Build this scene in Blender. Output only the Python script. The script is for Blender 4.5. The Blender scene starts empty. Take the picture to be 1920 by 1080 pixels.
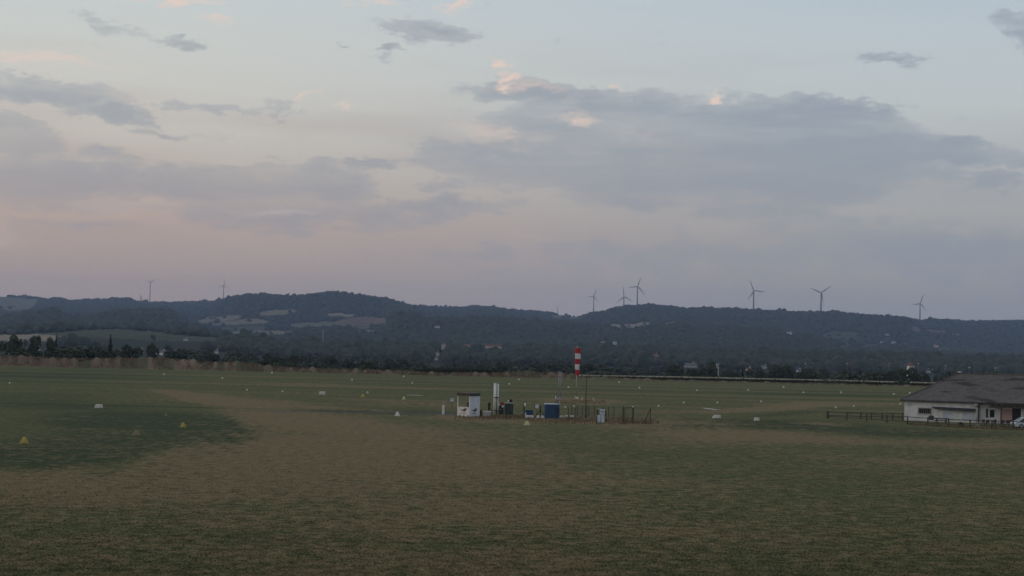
import bpy, math, random
import numpy as np
from mathutils import Matrix, Vector, Euler
random.seed(7); rng = np.random.default_rng(7)
R = math.radians
sc = bpy.context.scene
COL = sc.collection

# ---------------------------------------------------------------- camera, sky, sun, exposure
F = 3500.0                                  # focal length in pixels of a 1920 wide frame
CAM = np.array((0.0, 0.0, 9.0))
PITCH, ROLL = math.atan(110 / F), R(1.3)
cam_d = bpy.data.cameras.new('camera'); cam = bpy.data.objects.new('camera', cam_d); COL.objects.link(cam)
CM = Matrix.Rotation(R(90) + PITCH, 3, 'X') @ Matrix.Rotation(ROLL, 3, 'Z')
cam.matrix_world = Matrix.Translation(Vector(CAM)) @ CM.to_4x4()
cam_d.sensor_width = 36; cam_d.lens = 36 * F / 1920
cam_d.clip_start = 0.5; cam_d.clip_end = 40000
sc.camera = cam
sc.render.engine = 'CYCLES'
sc.cycles.use_denoising = True
sc.cycles.denoiser = 'OPENIMAGEDENOISE'
sc.cycles.max_bounces = 5; sc.cycles.diffuse_bounces = 2; sc.cycles.glossy_bounces = 2
sc.cycles.transmission_bounces = 3; sc.cycles.volume_bounces = 0; sc.cycles.transparent_max_bounces = 8
sc.view_settings.view_transform = 'Standard'; sc.view_settings.look = 'None'
sc.view_settings.exposure = 0.0; sc.view_settings.gamma = 1.0

SUN_EL, SUN_AZ = R(7), R(-78)               # azimuth measured from +Y (the view) towards +X
def lin(r, g, b):
    f = lambda c: c / 255 / 12.92 if c <= 10.3 else ((c / 255 + .055) / 1.055) ** 2.4
    return (f(r), f(g), f(b), 1.0)

def build_world():
    w = bpy.data.worlds.new('World'); sc.world = w; w.use_nodes = True
    nt = w.node_tree; nt.nodes.clear(); N = nt.nodes.new; L = nt.links.new
    def sock(node, i, v):
        if hasattr(v, 'is_output') or isinstance(v, bpy.types.NodeSocket): L(v, node.inputs[i])
        else: node.inputs[i].default_value = v
    def mth(op, a, b=0.0, c=None):
        n = N('ShaderNodeMath'); n.operation = op; sock(n, 0, a); sock(n, 1, b)
        if c is not None: sock(n, 2, c)
        return n.outputs[0]
    def mapr(v, a, b, c=0.0, d=1.0, smooth=True):
        n = N('ShaderNodeMapRange'); n.interpolation_type = 'SMOOTHSTEP' if smooth else 'LINEAR'; n.clamp = True
        sock(n, 0, v); n.inputs[1].default_value = a; n.inputs[2].default_value = b; n.inputs[3].default_value = c; n.inputs[4].default_value = d
        return n.outputs[0]
    def mix(f, a, b):
        n = N('ShaderNodeMix'); n.data_type = 'RGBA'; n.clamp_factor = True
        sock(n, 0, f); sock(n, 6, a); sock(n, 7, b); return n.outputs[2]
    tc = N('ShaderNodeTexCoord'); sp = N('ShaderNodeSeparateXYZ')
    nv = N('ShaderNodeVectorMath'); nv.operation = 'NORMALIZE'; L(tc.outputs['Generated'], nv.inputs[0]); L(nv.outputs[0], sp.inputs[0])
    az = mth('ARCTAN2', sp.outputs[0], sp.outputs[1]); el = mth('ARCSINE', sp.outputs[2])
    U = mth('MULTIPLY', az, F / 100); V = mth('MULTIPLY', el, F / 100)      # one unit is 1.64 degrees of azimuth / elevation
    cb = N('ShaderNodeCombineXYZ'); L(U, cb.inputs[0]); L(V, cb.inputs[1])
    def noise(scale, detail, rough, sx=1.0, sy=1.0, off=0.0):
        m = N('ShaderNodeMapping'); m.inputs[1].default_value = (off, off * .7, off * .3); m.inputs[3].default_value = (sx, sy, 1); L(cb.outputs[0], m.inputs[0])
        n = N('ShaderNodeTexNoise'); n.inputs['Scale'].default_value = scale; n.inputs['Detail'].default_value = detail; n.inputs['Roughness'].default_value = rough
        L(m.outputs[0], n.inputs[0]); return n
    n1 = noise(1.0, 9, .66, 1, 2.2); n2 = noise(2.0, 10, .68, .6, 1.6, 3.7); n3 = noise(.5, 3, .5, .35, 3.0, 9.1)
    v1 = N('ShaderNodeVectorMath'); v1.operation = 'SUBTRACT'; L(n1.outputs['Color'], v1.inputs[0]); v1.inputs[1].default_value = (.5, .5, .5)
    v2 = N('ShaderNodeVectorMath'); v2.operation = 'MULTIPLY'; L(v1.outputs[0], v2.inputs[0]); v2.inputs[1].default_value = (2.0, .95, 0)
    v3 = N('ShaderNodeVectorMath'); v3.operation = 'ADD'; L(cb.outputs[0], v3.inputs[0]); L(v2.outputs[0], v3.inputs[1])
    P = v3.outputs[0]
    cr, sr = math.cos(ROLL), math.sin(ROLL)
    def cloud_set(lst):
        out = None
        for (px, py, rx, ry, rot, amp) in lst:                    # a cloud by its direction and its angular size
            dx, dy = px - 960, py - 540
            ux = dx * cr + dy * sr; uy = -dx * sr + dy * cr
            m = N('ShaderNodeMapping'); m.vector_type = 'TEXTURE'
            m.inputs[1].default_value = (ux / 100, (110 - uy) / 100, 0); m.inputs[2].default_value = (0, 0, R(-rot) + ROLL); m.inputs[3].default_value = (rx / 100, ry / 100, 1)
            L(P, m.inputs[0])
            g = N('ShaderNodeTexGradient'); g.gradient_type = 'SPHERICAL'; L(m.outputs[0], g.inputs[0])
            t = mth('MULTIPLY', g.outputs['Fac'], amp) if amp != 1 else g.outputs['Fac']
            out = t if out is None else mth('MAXIMUM', out, t)
        return out
    grey = [(100,188,190,40,6,.85),(220,226,110,26,10,.9),(400,212,230,16,0,.55),(330,265,160,10,0,.4),(300,395,330,14,0,.35),(120,425,200,12,0,.35),(225,66,110,26,12,.52),(352,96,80,16,3,.5),
            (40,275,170,60,14,.8),(200,300,170,22,8,.5),(110,350,330,58,0,1),(400,355,270,48,2,1),(600,345,150,55,10,1),
            (560,405,340,52,0,.75),(830,388,190,28,-3,.7),(690,305,70,18,10,.8),(800,62,165,30,3,.55),(722,101,46,13,0,.48),(632,87,28,9,0,.5),
            (1230,250,420,95,5,1),(1480,275,430,110,5,1.1),(1080,320,420,62,4,1),(1380,335,420,70,3,1),(1000,178,200,34,6,.9),
            (1590,225,210,46,12,.9),(1760,290,200,44,8,.95),(1850,345,150,20,3,.6),(840,350,60,16,0,.7),(1180,375,230,30,2,.6),
            (1760,475,480,80,4,.75),(1250,480,640,60,1,.45),(1650,124,95,24,6,.46),(1905,78,84,48,16,.52),(1420,400,300,26,2,.4),(900,275,90,22,2,.45),(320,265,130,12,2,.5)]
    peach = [(310,8,170,20,2,.9),(410,52,90,16,8,.75),(90,135,260,26,2,.75),(170,108,120,12,2,.4),(690,10,90,18,6,.8),(856,16,34,30,0,.9),
             (930,120,36,24,-10,1.15),(955,152,34,20,0,1.1),(1000,165,120,20,8,.6),(985,440,120,10,0,.45),(1090,436,60,8,0,.35),(1346,184,34,12,-10,1),(1078,228,70,24,5,.85),(920,245,140,26,2,.55),(1180,245,130,30,4,.4),(570,188,60,12,-14,.8),
             (636,200,34,13,-25,.7),(520,400,200,22,0,.55),(240,395,260,26,0,.35),(250,205,280,14,4,.3),(1140,172,36,11,0,.8),(450,255,150,20,4,.35),(950,262,90,16,0,.5),(10,460,120,60,0,.4),(1230,5,120,20,0,.3)]
    g = mth('ADD', cloud_set(grey), mth('MULTIPLY', mth('SUBTRACT', n2.outputs['Fac'], .5), 1.15))
    g = mth('ADD', mth('MULTIPLY', mapr(g, .15, .30), .45), mth('MULTIPLY', mapr(g, .12, .62), .55))
    p = mth('ADD', cloud_set(peach), mth('MULTIPLY', mth('SUBTRACT', n2.outputs['Fac'], .5), .8))
    p = mapr(p, .12, 1.0)
    def ramp(stops):
        n = N('ShaderNodeValToRGB'); L(mapr(V, -1, 14, 0, 1, False), n.inputs[0]); e = n.color_ramp.elements
        for k, (v, c) in enumerate(stops):
            q = e[k] if k < 2 else e.new(1)
            q.position = (v + 1) / 15; q.color = lin(*c)
        return n.outputs[0]
    uf = mapr(U, -9, 9)
    left = ramp(SKY_L); right = ramp(SKY_R)
    base = mix(uf, left, right)
    streak = mapr(n3.outputs['Fac'], .42, .7)
    base = mix(mth('MULTIPLY', streak, mapr(V, 6.5, 2.0, 0, .55)), base, mix(uf, lin(*STREAK_L), lin(*STREAK_R)))
    cl_lo = mix(uf, lin(*CLOUD_LL), lin(*CLOUD_RL)); cl_hi = mix(uf, lin(*CLOUD_LH), lin(*CLOUD_RH))
    cc = mix(mapr(V, 2.0, 4.6), cl_lo, cl_hi)
    n4 = noise(.8, 6, .6, .35, 2.6, 5.3)
    cc = mix(mapr(n4.outputs['Fac'], .40, .74, 0, .5), cc, base)
    col = mix(mth('MULTIPLY', g, .95), base, cc)
    col = mix(mth('MULTIPLY', p, mapr(V, 1.5, 4.5, .5, .95)), col, mix(uf, lin(*PEACH_L), lin(*PEACH_R)))
    sky = N('ShaderNodeTexSky'); sky.sky_type = 'NISHITA'; sky.sun_disc = False
    sky.sun_elevation = SUN_EL; sky.sun_rotation = SUN_AZ; sky.altitude = 150; sky.dust_density = 2.0
    b1 = N('ShaderNodeBackground'); L(sky.outputs[0], b1.inputs[0]); b1.inputs[1].default_value = .09
    b2 = N('ShaderNodeBackground'); L(col, b2.inputs[0]); b2.inputs[1].default_value = VEIL
    ms = N('ShaderNodeMixShader'); ms.inputs[0].default_value = .85; L(b1.outputs[0], ms.inputs[1]); L(b2.outputs[0], ms.inputs[2])
    o = N('ShaderNodeOutputWorld'); L(ms.outputs[0], o.inputs[0])
VEIL = 1.28
SKY_L = [(-1,(157,139,133)),(1.2,(174,155,145)),(2.2,(183,161,149)),(3.2,(189,178,167)),(4.4,(198,194,186)),(5.6,(197,199,194)),(7.0,(188,199,203)),(11,(165,178,188)),(14,(168,174,178))]
SKY_R = [(-1,(145,144,147)),(1.0,(153,152,153)),(2.2,(160,158,157)),(3.4,(172,174,174)),(4.6,(184,190,190)),(5.8,(182,191,196)),(7.0,(174,186,196)),(11,(160,174,188)),(14,(164,172,178))]
STREAK_L, STREAK_R = (172,153,147), (150,151,157)
CLOUD_LL, CLOUD_RL, CLOUD_LH, CLOUD_RH = (159,150,151), (144,149,157), (159,162,166), (144,152,164)
PEACH_L, PEACH_R = (222,200,186), (226,200,184)
build_world()
sun_d = bpy.data.lights.new('sun', 'SUN'); sun_d.energy = 0.5; sun_d.angle = R(16); sun_d.color = (1, .84, .7)
sun = bpy.data.objects.new('sun', sun_d); COL.objects.link(sun)
sd = Vector((math.sin(SUN_AZ) * math.cos(SUN_EL), math.cos(SUN_AZ) * math.cos(SUN_EL), math.sin(SUN_EL)))
sun.rotation_euler = sd.to_track_quat('Z', 'Y').to_euler(); sun.location = (-200, -50, 200)

# ---------------------------------------------------------------- geometry of the view
CMn = np.array(CM)
def ray(px, py):
    px, py = np.broadcast_arrays(np.asarray(px, float), np.asarray(py, float))
    d = np.stack([(px - 960) / F, -(py - 540) / F, -np.ones(px.shape)], -1)
    return d @ CMn.T
def at(px, py, Y):
    r = ray(px, py); return CAM + r * (np.asarray(Y) / r[..., 1])[..., None]
def gp(px, py, z=0.0):
    r = ray(px, py); return CAM + r * ((z - 9.0) / r[..., 2])[..., None]
def proj(p):
    q = (np.asarray(p) - CAM) @ CMn
    return 960 + F * q[..., 0] / -q[..., 2], 540 - F * q[..., 1] / -q[..., 2]
def V3(a): return Vector((float(a[0]), float(a[1]), float(a[2])))

# ---------------------------------------------------------------- helpers
def tag(o, label=None, cat=None, group=None, kind=None):
    if label: o['label'] = label
    if cat: o['category'] = cat
    if group: o['group'] = group
    if kind: o['kind'] = kind
    return o
def empty(name, loc, rz=0.0, label=None, cat=None, group=None):
    o = bpy.data.objects.new(name, None); COL.objects.link(o); o.empty_display_size = .3
    o.location = V3(loc); o.rotation_euler = (0, 0, rz)
    return tag(o, label, cat, group)
def copy_thing(o, parent=None):
    c = o.copy(); COL.objects.link(c)
    if parent is not None: c.parent = parent
    for ch in list(o.children): copy_thing(ch, c)
    return c
def np_mesh(name, V, Fc, mat=None, parent=None, smooth=False, attrs=None, cols=None):
    V = np.ascontiguousarray(V, np.float32); Fc = np.ascontiguousarray(Fc, np.int32); m, k = Fc.shape
    me = bpy.data.meshes.new(name)
    me.vertices.add(len(V)); me.vertices.foreach_set('co', V.ravel())
    me.loops.add(m * k); me.loops.foreach_set('vertex_index', Fc.ravel())
    me.polygons.add(m); me.polygons.foreach_set('loop_start', np.arange(0, m * k, k, dtype=np.int32))
    if smooth: me.polygons.foreach_set('use_smooth', np.ones(m, bool))
    me.update(calc_edges=True)
    for kx, arr in (attrs or {}).items():
        a = me.attributes.new(kx, 'FLOAT', 'POINT'); a.data.foreach_set('value', np.asarray(arr, np.float32))
    if cols is not None:
        a = me.attributes.new('cover', 'FLOAT_COLOR', 'POINT'); a.data.foreach_set('color', np.asarray(cols, np.float32).ravel())
    if mat: me.materials.append(mat)
    o = bpy.data.objects.new(name, me); COL.objects.link(o)
    if parent: o.parent = parent
    return o
class MB:
    def __init__(s): s.v = []; s.f = []; s.m = []
    def add(s, vs, fs, mi=0):
        b = len(s.v); s.v += [tuple(map(float, v)) for v in vs]; s.f += [tuple(i + b for i in f) for f in fs]; s.m += [mi] * len(fs); return s
    def box(s, c, d, rz=0.0, mi=0, bev=0.0):
        cx, cy, cz = c; x, y, z = d[0] / 2, d[1] / 2, d[2] / 2; ca, sa = math.cos(rz), math.sin(rz)
        b = min(bev, x * .9, y * .9, z * .9)
        if b <= 0:
            P = [(-x,-y,-z),(x,-y,-z),(x,y,-z),(-x,y,-z),(-x,-y,z),(x,-y,z),(x,y,z),(-x,y,z)]
            fs = [(3,2,1,0),(4,5,6,7),(0,1,5,4),(1,2,6,5),(2,3,7,6),(3,0,4,7)]
        else:
            ring = lambda i, zz: [(-x+i,-y,zz),(x-i,-y,zz),(x,-y+i,zz),(x,y-i,zz),(x-i,y,zz),(-x+i,y,zz),(-x,y-i,zz),(-x,-y+i,zz)]
            top = [(-x+b,-y+b,z),(x-b,-y+b,z),(x-b,-y+b,z),(x-b,y-b,z),(x-b,y-b,z),(-x+b,y-b,z),(-x+b,y-b,z),(-x+b,-y+b,z)]
            P = ring(b, -z) + ring(b, z - b) + [(-x+b,-y+b,z),(x-b,-y+b,z),(x-b,y-b,z),(-x+b,y-b,z)]
            fs = [tuple(range(7, -1, -1))] + [(i, (i+1) % 8, 8 + (i+1) % 8, 8 + i) for i in range(8)]
            fs += [(8,9,17,16),(9,10,17),(10,11,18,17),(11,12,18),(12,13,19,18),(13,14,19),(14,15,16,19),(15,8,16),(16,17,18,19)]
        return s.add([(cx + p[0]*ca - p[1]*sa, cy + p[0]*sa + p[1]*ca, cz + p[2]) for p in P], fs, mi)
    def tube(s, pts, r, n=8, mi=0, cap=True):
        pts = [Vector(p) for p in pts]; rs = r if isinstance(r, (list, tuple)) else [r] * len(pts)
        b = len(s.v); ref = None
        for i, p in enumerate(pts):
            t = (pts[min(i+1, len(pts)-1)] - pts[max(i-1, 0)]).normalized()
            a = (Vector((0,0,1)) if abs(t.z) < .9 else Vector((1,0,0))).cross(t).normalized(); c = t.cross(a)
            for k in range(n):
                q = p + (a * math.cos(2*math.pi*k/n) + c * math.sin(2*math.pi*k/n)) * rs[i]; s.v.append(tuple(q))
        for i in range(len(pts) - 1):
            for k in range(n):
                s.f.append((b+i*n+k, b+i*n+(k+1) % n, b+(i+1)*n+(k+1) % n, b+(i+1)*n+k)); s.m.append(mi)
        if cap:
            s.f.append(tuple(b+k for k in range(n-1, -1, -1))); s.f.append(tuple(b+(len(pts)-1)*n+k for k in range(n))); s.m += [mi, mi]
        return s
    def prism(s, poly, axis, a, b, mi=0):                       # poly in the two other axes, extruded along axis
        n = len(poly)
        def mk(u, v, w): return {'x': (w, u, v), 'y': (u, w, v), 'z': (u, v, w)}[axis]
        return s.add([mk(u, v, a) for u, v in poly] + [mk(u, v, b) for u, v in poly],
                     [tuple(range(n)), tuple(range(2*n-1, n-1, -1))] + [(i, n+i, n+(i+1) % n, (i+1) % n) for i in range(n)], mi)
    def build(s, name, mat, parent=None, smooth=False):
        me = bpy.data.meshes.new(name); me.from_pydata(s.v, [], s.f)
        for m_ in (mat if isinstance(mat, (list, tuple)) else [mat]): me.materials.append(m_)
        for p, mi in zip(me.polygons, s.m): p.material_index = mi; p.use_smooth = smooth
        import bmesh
        bm = bmesh.new(); bm.from_mesh(me); bmesh.ops.recalc_face_normals(bm, faces=bm.faces); bm.to_mesh(me); bm.free()
        o = bpy.data.objects.new(name, me); COL.objects.link(o)
        if parent: o.parent = parent
        return o
ORD = 'first second third fourth fifth sixth seventh eighth ninth tenth eleventh twelfth thirteenth fourteenth fifteenth sixteenth seventeenth eighteenth nineteenth twentieth'.split()
ORD += ['twenty-' + w for w in ORD[:9]] + ['thirtieth'] + ['thirty-' + w for w in ORD[:9]] + ['fortieth'] + ['forty-' + w for w in ORD[:9]] + ['fiftieth'] + ['fifty-' + w for w in ORD[:9]]

# ---------------------------------------------------------------- materials
def mat(name, a, b=None, scale=2.0, rough=.8, metal=0.0, bump=0.0, attr=None, detail=5, obj=True, spec=.25):
    m = bpy.data.materials.new(name); m.use_nodes = True; nt = m.node_tree; N = nt.nodes.new; L = nt.links.new
    p = nt.nodes['Principled BSDF']; p.inputs['Roughness'].default_value = rough; p.inputs['Metallic'].default_value = metal
    p.inputs['Specular IOR Level'].default_value = spec
    b = b or tuple(c * .78 for c in a)
    mx = N('ShaderNodeMix'); mx.data_type = 'RGBA'; mx.inputs[6].default_value = (*a, 1); mx.inputs[7].default_value = (*b, 1)
    tc = N('ShaderNodeTexCoord'); no = N('ShaderNodeTexNoise'); no.inputs['Scale'].default_value = scale; no.inputs['Detail'].default_value = detail
    L(tc.outputs['Object'], no.inputs[0])
    if attr:
        at_ = N('ShaderNodeAttribute'); at_.attribute_name = attr
        ad = N('ShaderNodeMath'); ad.operation = 'MULTIPLY_ADD'; L(no.outputs['Fac'], ad.inputs[0]); ad.inputs[1].default_value = .35; L(at_.outputs['Fac'], ad.inputs[2])
        L(ad.outputs[0], mx.inputs[0])
    else:
        mr = N('ShaderNodeMapRange'); L(no.outputs['Fac'], mr.inputs[0]); mr.inputs[1].default_value = .35; mr.inputs[2].default_value = .65; L(mr.outputs[0], mx.inputs[0])
    L(mx.outputs[2], p.inputs['Base Color'])
    if bump:
        bp = N('ShaderNodeBump'); bp.inputs['Strength'].default_value = bump; bp.inputs['Distance'].default_value = .03; L(no.outputs['Fac'], bp.inputs['Height']); L(bp.outputs[0], p.inputs['Normal'])
    return m
M = {}
M['white'] = mat('white_paint', (.72,.71,.69), (.55,.54,.51), 3, .55)
M['wall'] = mat('white_render', (.73,.69,.68), (.57,.54,.53), .9, .9, bump=.2)
M['panel'] = mat('pale_panel', (.55,.58,.63), (.46,.49,.54), 1.5, .5)
M['steel'] = mat('grey_steel', (.30,.31,.33), (.22,.23,.25), 4, .45, .4)
M['black'] = mat('black_metal', (.018,.018,.02), (.03,.03,.032), 4, .5)
M['darkwood'] = mat('weathered_dark_wood', (.055,.046,.042), (.09,.075,.068), 6, .85, bump=.3)
M['greenpost'] = mat('dark_green_coated_steel', (.018,.026,.022), (.03,.038,.033), 4, .6)
M['wire'] = mat('fence_wire', (.06,.07,.065), None, 4, .6)
M['blue'] = mat('blue_painted_steel', (.028,.068,.145), (.023,.055,.12), 2, .5)
M['cabinet'] = mat('dark_green_cabinet_paint', (.03,.04,.038), (.045,.055,.05), 2, .6)
M['red'] = mat('red_fabric', (.42,.032,.036), (.33,.026,.03), 3, .8)
M['sockwhite'] = mat('white_fabric', (.62,.6,.6), (.5,.49,.49), 3, .8)
M['redpaint'] = mat('red_paint', (.30,.03,.03), (.2,.025,.025), 3, .5)
M['rust'] = mat('rusty_brown', (.10,.045,.03), (.06,.03,.025), 5, .85)
M['brown'] = mat('brown_board', (.05,.04,.028), (.035,.028,.02), 4, .8)
M['concrete'] = mat('pale_concrete', (.45,.42,.41), (.33,.31,.31), 3, .9, bump=.2)
M['fascia'] = mat('dark_fascia', (.035,.037,.04), (.05,.05,.052), 3, .6)
M['maroon'] = mat('maroon_fascia', (.075,.028,.032), (.055,.026,.03), 3, .6)
M['yellow'] = mat('yellow_marker_paint', (.43,.33,.09), (.28,.22,.07), 3, .7)
M['paleyellow'] = mat('faded_yellow_paint', (.55,.52,.27), (.42,.4,.2), 3, .7)
M['beige'] = mat('dull_beige_paint', (.24,.20,.11), (.17,.15,.085), 3, .8)
M['markwhite'] = mat('white_marker_paint', (.66,.64,.59), (.5,.48,.43), 3, .7)
M['cream'] = mat('cream_plaster', (.62,.54,.46), (.5,.43,.37), .4, .9)
M['hwhite'] = mat('white_plaster', (.75,.73,.70), (.6,.58,.56), .4, .9)
M['pinkwall'] = mat('pink_plaster', (.45,.30,.28), (.38,.25,.24), .5, .9)
M['rtile'] = mat('red_clay_tiles', (.22,.09,.06), (.15,.07,.05), .8, .9)
M['gtile'] = mat('grey_roof', (.14,.13,.13), (.10,.095,.1), .8, .9)
M['glass'] = mat('dark_window_glass', (.015,.018,.02), (.02,.022,.025), 2, .12, spec=.5)
M['turbine'] = mat('light_grey_turbine_paint', (.22,.225,.23), (.20,.205,.21), .1, .5)
M['car'] = mat('silver_car_paint', (.55,.57,.60), (.53,.55,.58), 2, .25, .3, spec=.5)
M['rubber'] = mat('black_rubber', (.015,.015,.015), (.022,.022,.022), 5, .9)
M['bark'] = mat('bark', (.05,.04,.032), (.08,.065,.05), 5, .95, bump=.4)
M['leaf'] = mat('green_leaves', (.036,.046,.029), (.080,.092,.054), .8, .8, attr='tone')
M['conifer'] = mat('conifer_needles', (.012,.02,.012), (.028,.04,.022), .8, .8, attr='tone')
M['wood'] = mat('woodland_leaves', (.030,.038,.029), (.043,.051,.037), .05, .85, attr='tone')
M['valley'] = mat('valley_woodland_leaves', (.044,.055,.040), (.078,.090,.058), .05, .85, attr='tone')
M['maize'] = mat('maize_leaves', (.016,.022,.010), (.04,.045,.018), 1, .8, attr='tone')
M['tassel'] = mat('pale_maize_tassels', (.42,.39,.30), (.55,.51,.40), 1, .9, attr='tone')
M['drygrass'] = mat('dry_grass_blades', (.10,.062,.042), (.21,.15,.095), 1, .9, attr='tone')
M['weed'] = mat('reddish_dry_weeds', (.10,.062,.038), (.17,.115,.068), 1, .9, attr='tone')
M['asphalt'] = mat('asphalt', (.045,.045,.047), (.06,.058,.058), 1.5, .9, bump=.2)
M['logo_dark'] = mat('dark_purple_logo', (.05,.016,.04), (.05,.016,.04), 2, .5)
M['logo_red'] = mat('red_logo', (.30,.03,.05), (.30,.03,.05), 2, .5)
M['lamp'] = mat('lit_lamp', (.8,.8,.75), (.8,.8,.75), 2, .5)
M['lamp'].node_tree.nodes['Principled BSDF'].inputs['Emission Color'].default_value = (1, .93, .8, 1)
M['lamp'].node_tree.nodes['Principled BSDF'].inputs['Emission Strength'].default_value = 1.2
def tile_mat():
    m = mat('old_clay_tiles', (.104,.090,.088), (.136,.118,.114), 1.1, .9)
    nt = m.node_tree; N = nt.nodes.new; L = nt.links.new; p = nt.nodes['Principled BSDF']
    tc = N('ShaderNodeTexCoord'); mp = N('ShaderNodeMapping'); mp.inputs[3].default_value = (.25, 1.3, .6); mp.inputs[2].default_value = (0, 0, R(-35)); L(tc.outputs['Object'], mp.inputs[0])
    n = N('ShaderNodeTexNoise'); n.inputs['Scale'].default_value = .8; n.inputs['Detail'].default_value = 3; L(mp.outputs[0], n.inputs[0])
    r = N('ShaderNodeMapRange'); r.inputs[1].default_value = .55; r.inputs[2].default_value = .62; L(n.outputs['Fac'], r.inputs[0])
    old = p.inputs['Base Color'].links[0].from_socket
    n5 = N('ShaderNodeTexNoise'); n5.inputs['Scale'].default_value = 5; n5.inputs['Detail'].default_value = 2; L(tc.outputs['Object'], n5.inputs[0])
    r5 = N('ShaderNodeMapRange'); r5.inputs[1].default_value = .3; r5.inputs[2].default_value = .7; r5.inputs[3].default_value = .78; r5.inputs[4].default_value = 1.18; L(n5.outputs['Fac'], r5.inputs[0])
    vm = N('ShaderNodeVectorMath'); vm.operation = 'SCALE'; L(old, vm.inputs[0]); L(r5.outputs[0], vm.inputs['Scale'])
    mx = N('ShaderNodeMix'); mx.data_type = 'RGBA'; L(r.outputs[0], mx.inputs[0]); L(vm.outputs[0], mx.inputs[6]); mx.inputs[7].default_value = (.05, .042, .045, 1)
    L(mx.outputs[2], p.inputs['Base Color'])
    w = N('ShaderNodeTexWave'); w.wave_type = 'BANDS'; w.bands_direction = 'X'; w.inputs['Scale'].default_value = 1.6; w.inputs['Distortion'].default_value = .6; L(tc.outputs['Object'], w.inputs[0])
    bp = N('ShaderNodeBump'); bp.inputs['Strength'].default_value = .6; bp.inputs['Distance'].default_value = .06; L(w.outputs['Fac'], bp.inputs['Height']); L(bp.outputs[0], p.inputs['Normal'])
    return m
M['tile'] = tile_mat()

def ground_mat():
    m = bpy.data.materials.new('airfield_grass'); m.use_nodes = True; nt = m.node_tree; N = nt.nodes.new; L = nt.links.new; p = nt.nodes['Principled BSDF']
    p.inputs['Roughness'].default_value = .95; p.inputs['Specular IOR Level'].default_value = .05
    tc = N('ShaderNodeTexCoord')
    def no(scale, detail=4, rough=.55, sx=1, sy=1):
        mp = N('ShaderNodeMapping'); mp.inputs[3].default_value = (sx, sy, 1); L(tc.outputs['Object'], mp.inputs[0])
        n = N('ShaderNodeTexNoise'); n.inputs['Scale'].default_value = scale; n.inputs['Detail'].default_value = detail; n.inputs['Roughness'].default_value = rough; L(mp.outputs[0], n.inputs[0]); return n.outputs['Fac']
    def mth(op, a, b, c=None):
        n = N('ShaderNodeMath'); n.operation = op
        for i, v in enumerate((a, b) if c is None else (a, b, c)):
            if isinstance(v, (int, float)): n.inputs[i].default_value = v
            else: L(v, n.inputs[i])
        return n.outputs[0]
    def mr(v, a, b, c=0, d=1):
        n = N('ShaderNodeMapRange'); n.interpolation_type = 'SMOOTHSTEP'; L(v, n.inputs[0]); n.inputs[1].default_value = a; n.inputs[2].default_value = b; n.inputs[3].default_value = c; n.inputs[4].default_value = d; return n.outputs[0]
    def mix(f, a, b):
        n = N('ShaderNodeMix'); n.data_type = 'RGBA'; L(f, n.inputs[0])
        for i, v in ((6, a), (7, b)):
            if isinstance(v, tuple): n.inputs[i].default_value = (*v, 1)
            else: L(v, n.inputs[i])
        return n.outputs[2]
    def attr(nm):
        n = N('ShaderNodeAttribute'); n.attribute_name = nm; return n.outputs['Fac']
    big = no(.04, 4, .55, 1, .6); med = no(.3, 5, .6, .85, .7); sm = no(1.2, 6, .66, .9, .75); fine = no(5.0, 5, .75)
    s = mth('ADD', mth('MULTIPLY', mth('SUBTRACT', big, .5), 1.3), mth('MULTIPLY', mth('SUBTRACT', med, .5), 1.9))
    s = mth('ADD', s, mth('MULTIPLY', mth('SUBTRACT', sm, .5), 2.5))
    s = mth('ADD', s, mth('MULTIPLY', mth('SUBTRACT', fine, .5), 1.6))
    dry = mr(mth('ADD', attr('dry'), s), .05, .95)
    lush = mr(mth('ADD', attr('lush'), mth('MULTIPLY', s, .6)), .2, .8)
    green = mix(mr(sm, .35, .65), G_GREEN, G_GREEN2)
    tan = mix(mr(fine, .35, .65), G_DRY, G_DRY2)
    c = mix(lush, green, G_LUSH)
    c = mix(dry, c, tan)
    f2 = mth('MULTIPLY', mr(fine, .3, .7, .86, 1.24), mr(sm, .3, .7, .78, 1.28))
    vm = N('ShaderNodeVectorMath'); vm.operation = 'SCALE'; L(c, vm.inputs[0]); L(f2, vm.inputs['Scale'])
    L(vm.outputs[0], p.inputs['Base Color'])
    bp = N('ShaderNodeBump'); bp.inputs['Strength'].default_value = .7; bp.inputs['Distance'].default_value = .12; L(fine, bp.inputs['Height']); L(bp.outputs[0], p.inputs['Normal'])
    return m
G_GREEN, G_GREEN2, G_LUSH, G_DRY, G_DRY2 = (.080,.087,.039), (.100,.103,.047), (.045,.058,.028), (.188,.143,.080), (.142,.108,.060)
M['ground'] = ground_mat()

def hills_mat():
    m = bpy.data.materials.new('hillside'); m.use_nodes = True; nt = m.node_tree; N = nt.nodes.new; L = nt.links.new; p = nt.nodes['Principled BSDF']
    p.inputs['Roughness'].default_value = .95; p.inputs['Specular IOR Level'].default_value = .05
    a = N('ShaderNodeAttribute'); a.attribute_name = 'cover'
    tc = N('ShaderNodeTexCoord'); n = N('ShaderNodeTexNoise'); n.inputs['Scale'].default_value = .03; n.inputs['Detail'].default_value = 8; n.inputs['Roughness'].default_value = .7; L(tc.outputs['Object'], n.inputs[0])
    r = N('ShaderNodeMapRange'); L(n.outputs['Fac'], r.inputs[0]); r.inputs[1].default_value = .3; r.inputs[2].default_value = .7; r.inputs[3].default_value = .65; r.inputs[4].default_value = 1.35
    vm = N('ShaderNodeVectorMath'); vm.operation = 'SCALE'; L(a.outputs['Color'], vm.inputs[0]); L(r.outputs[0], vm.inputs['Scale']); L(vm.outputs[0], p.inputs['Base Color'])
    return m
M['hills'] = hills_mat()

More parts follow.
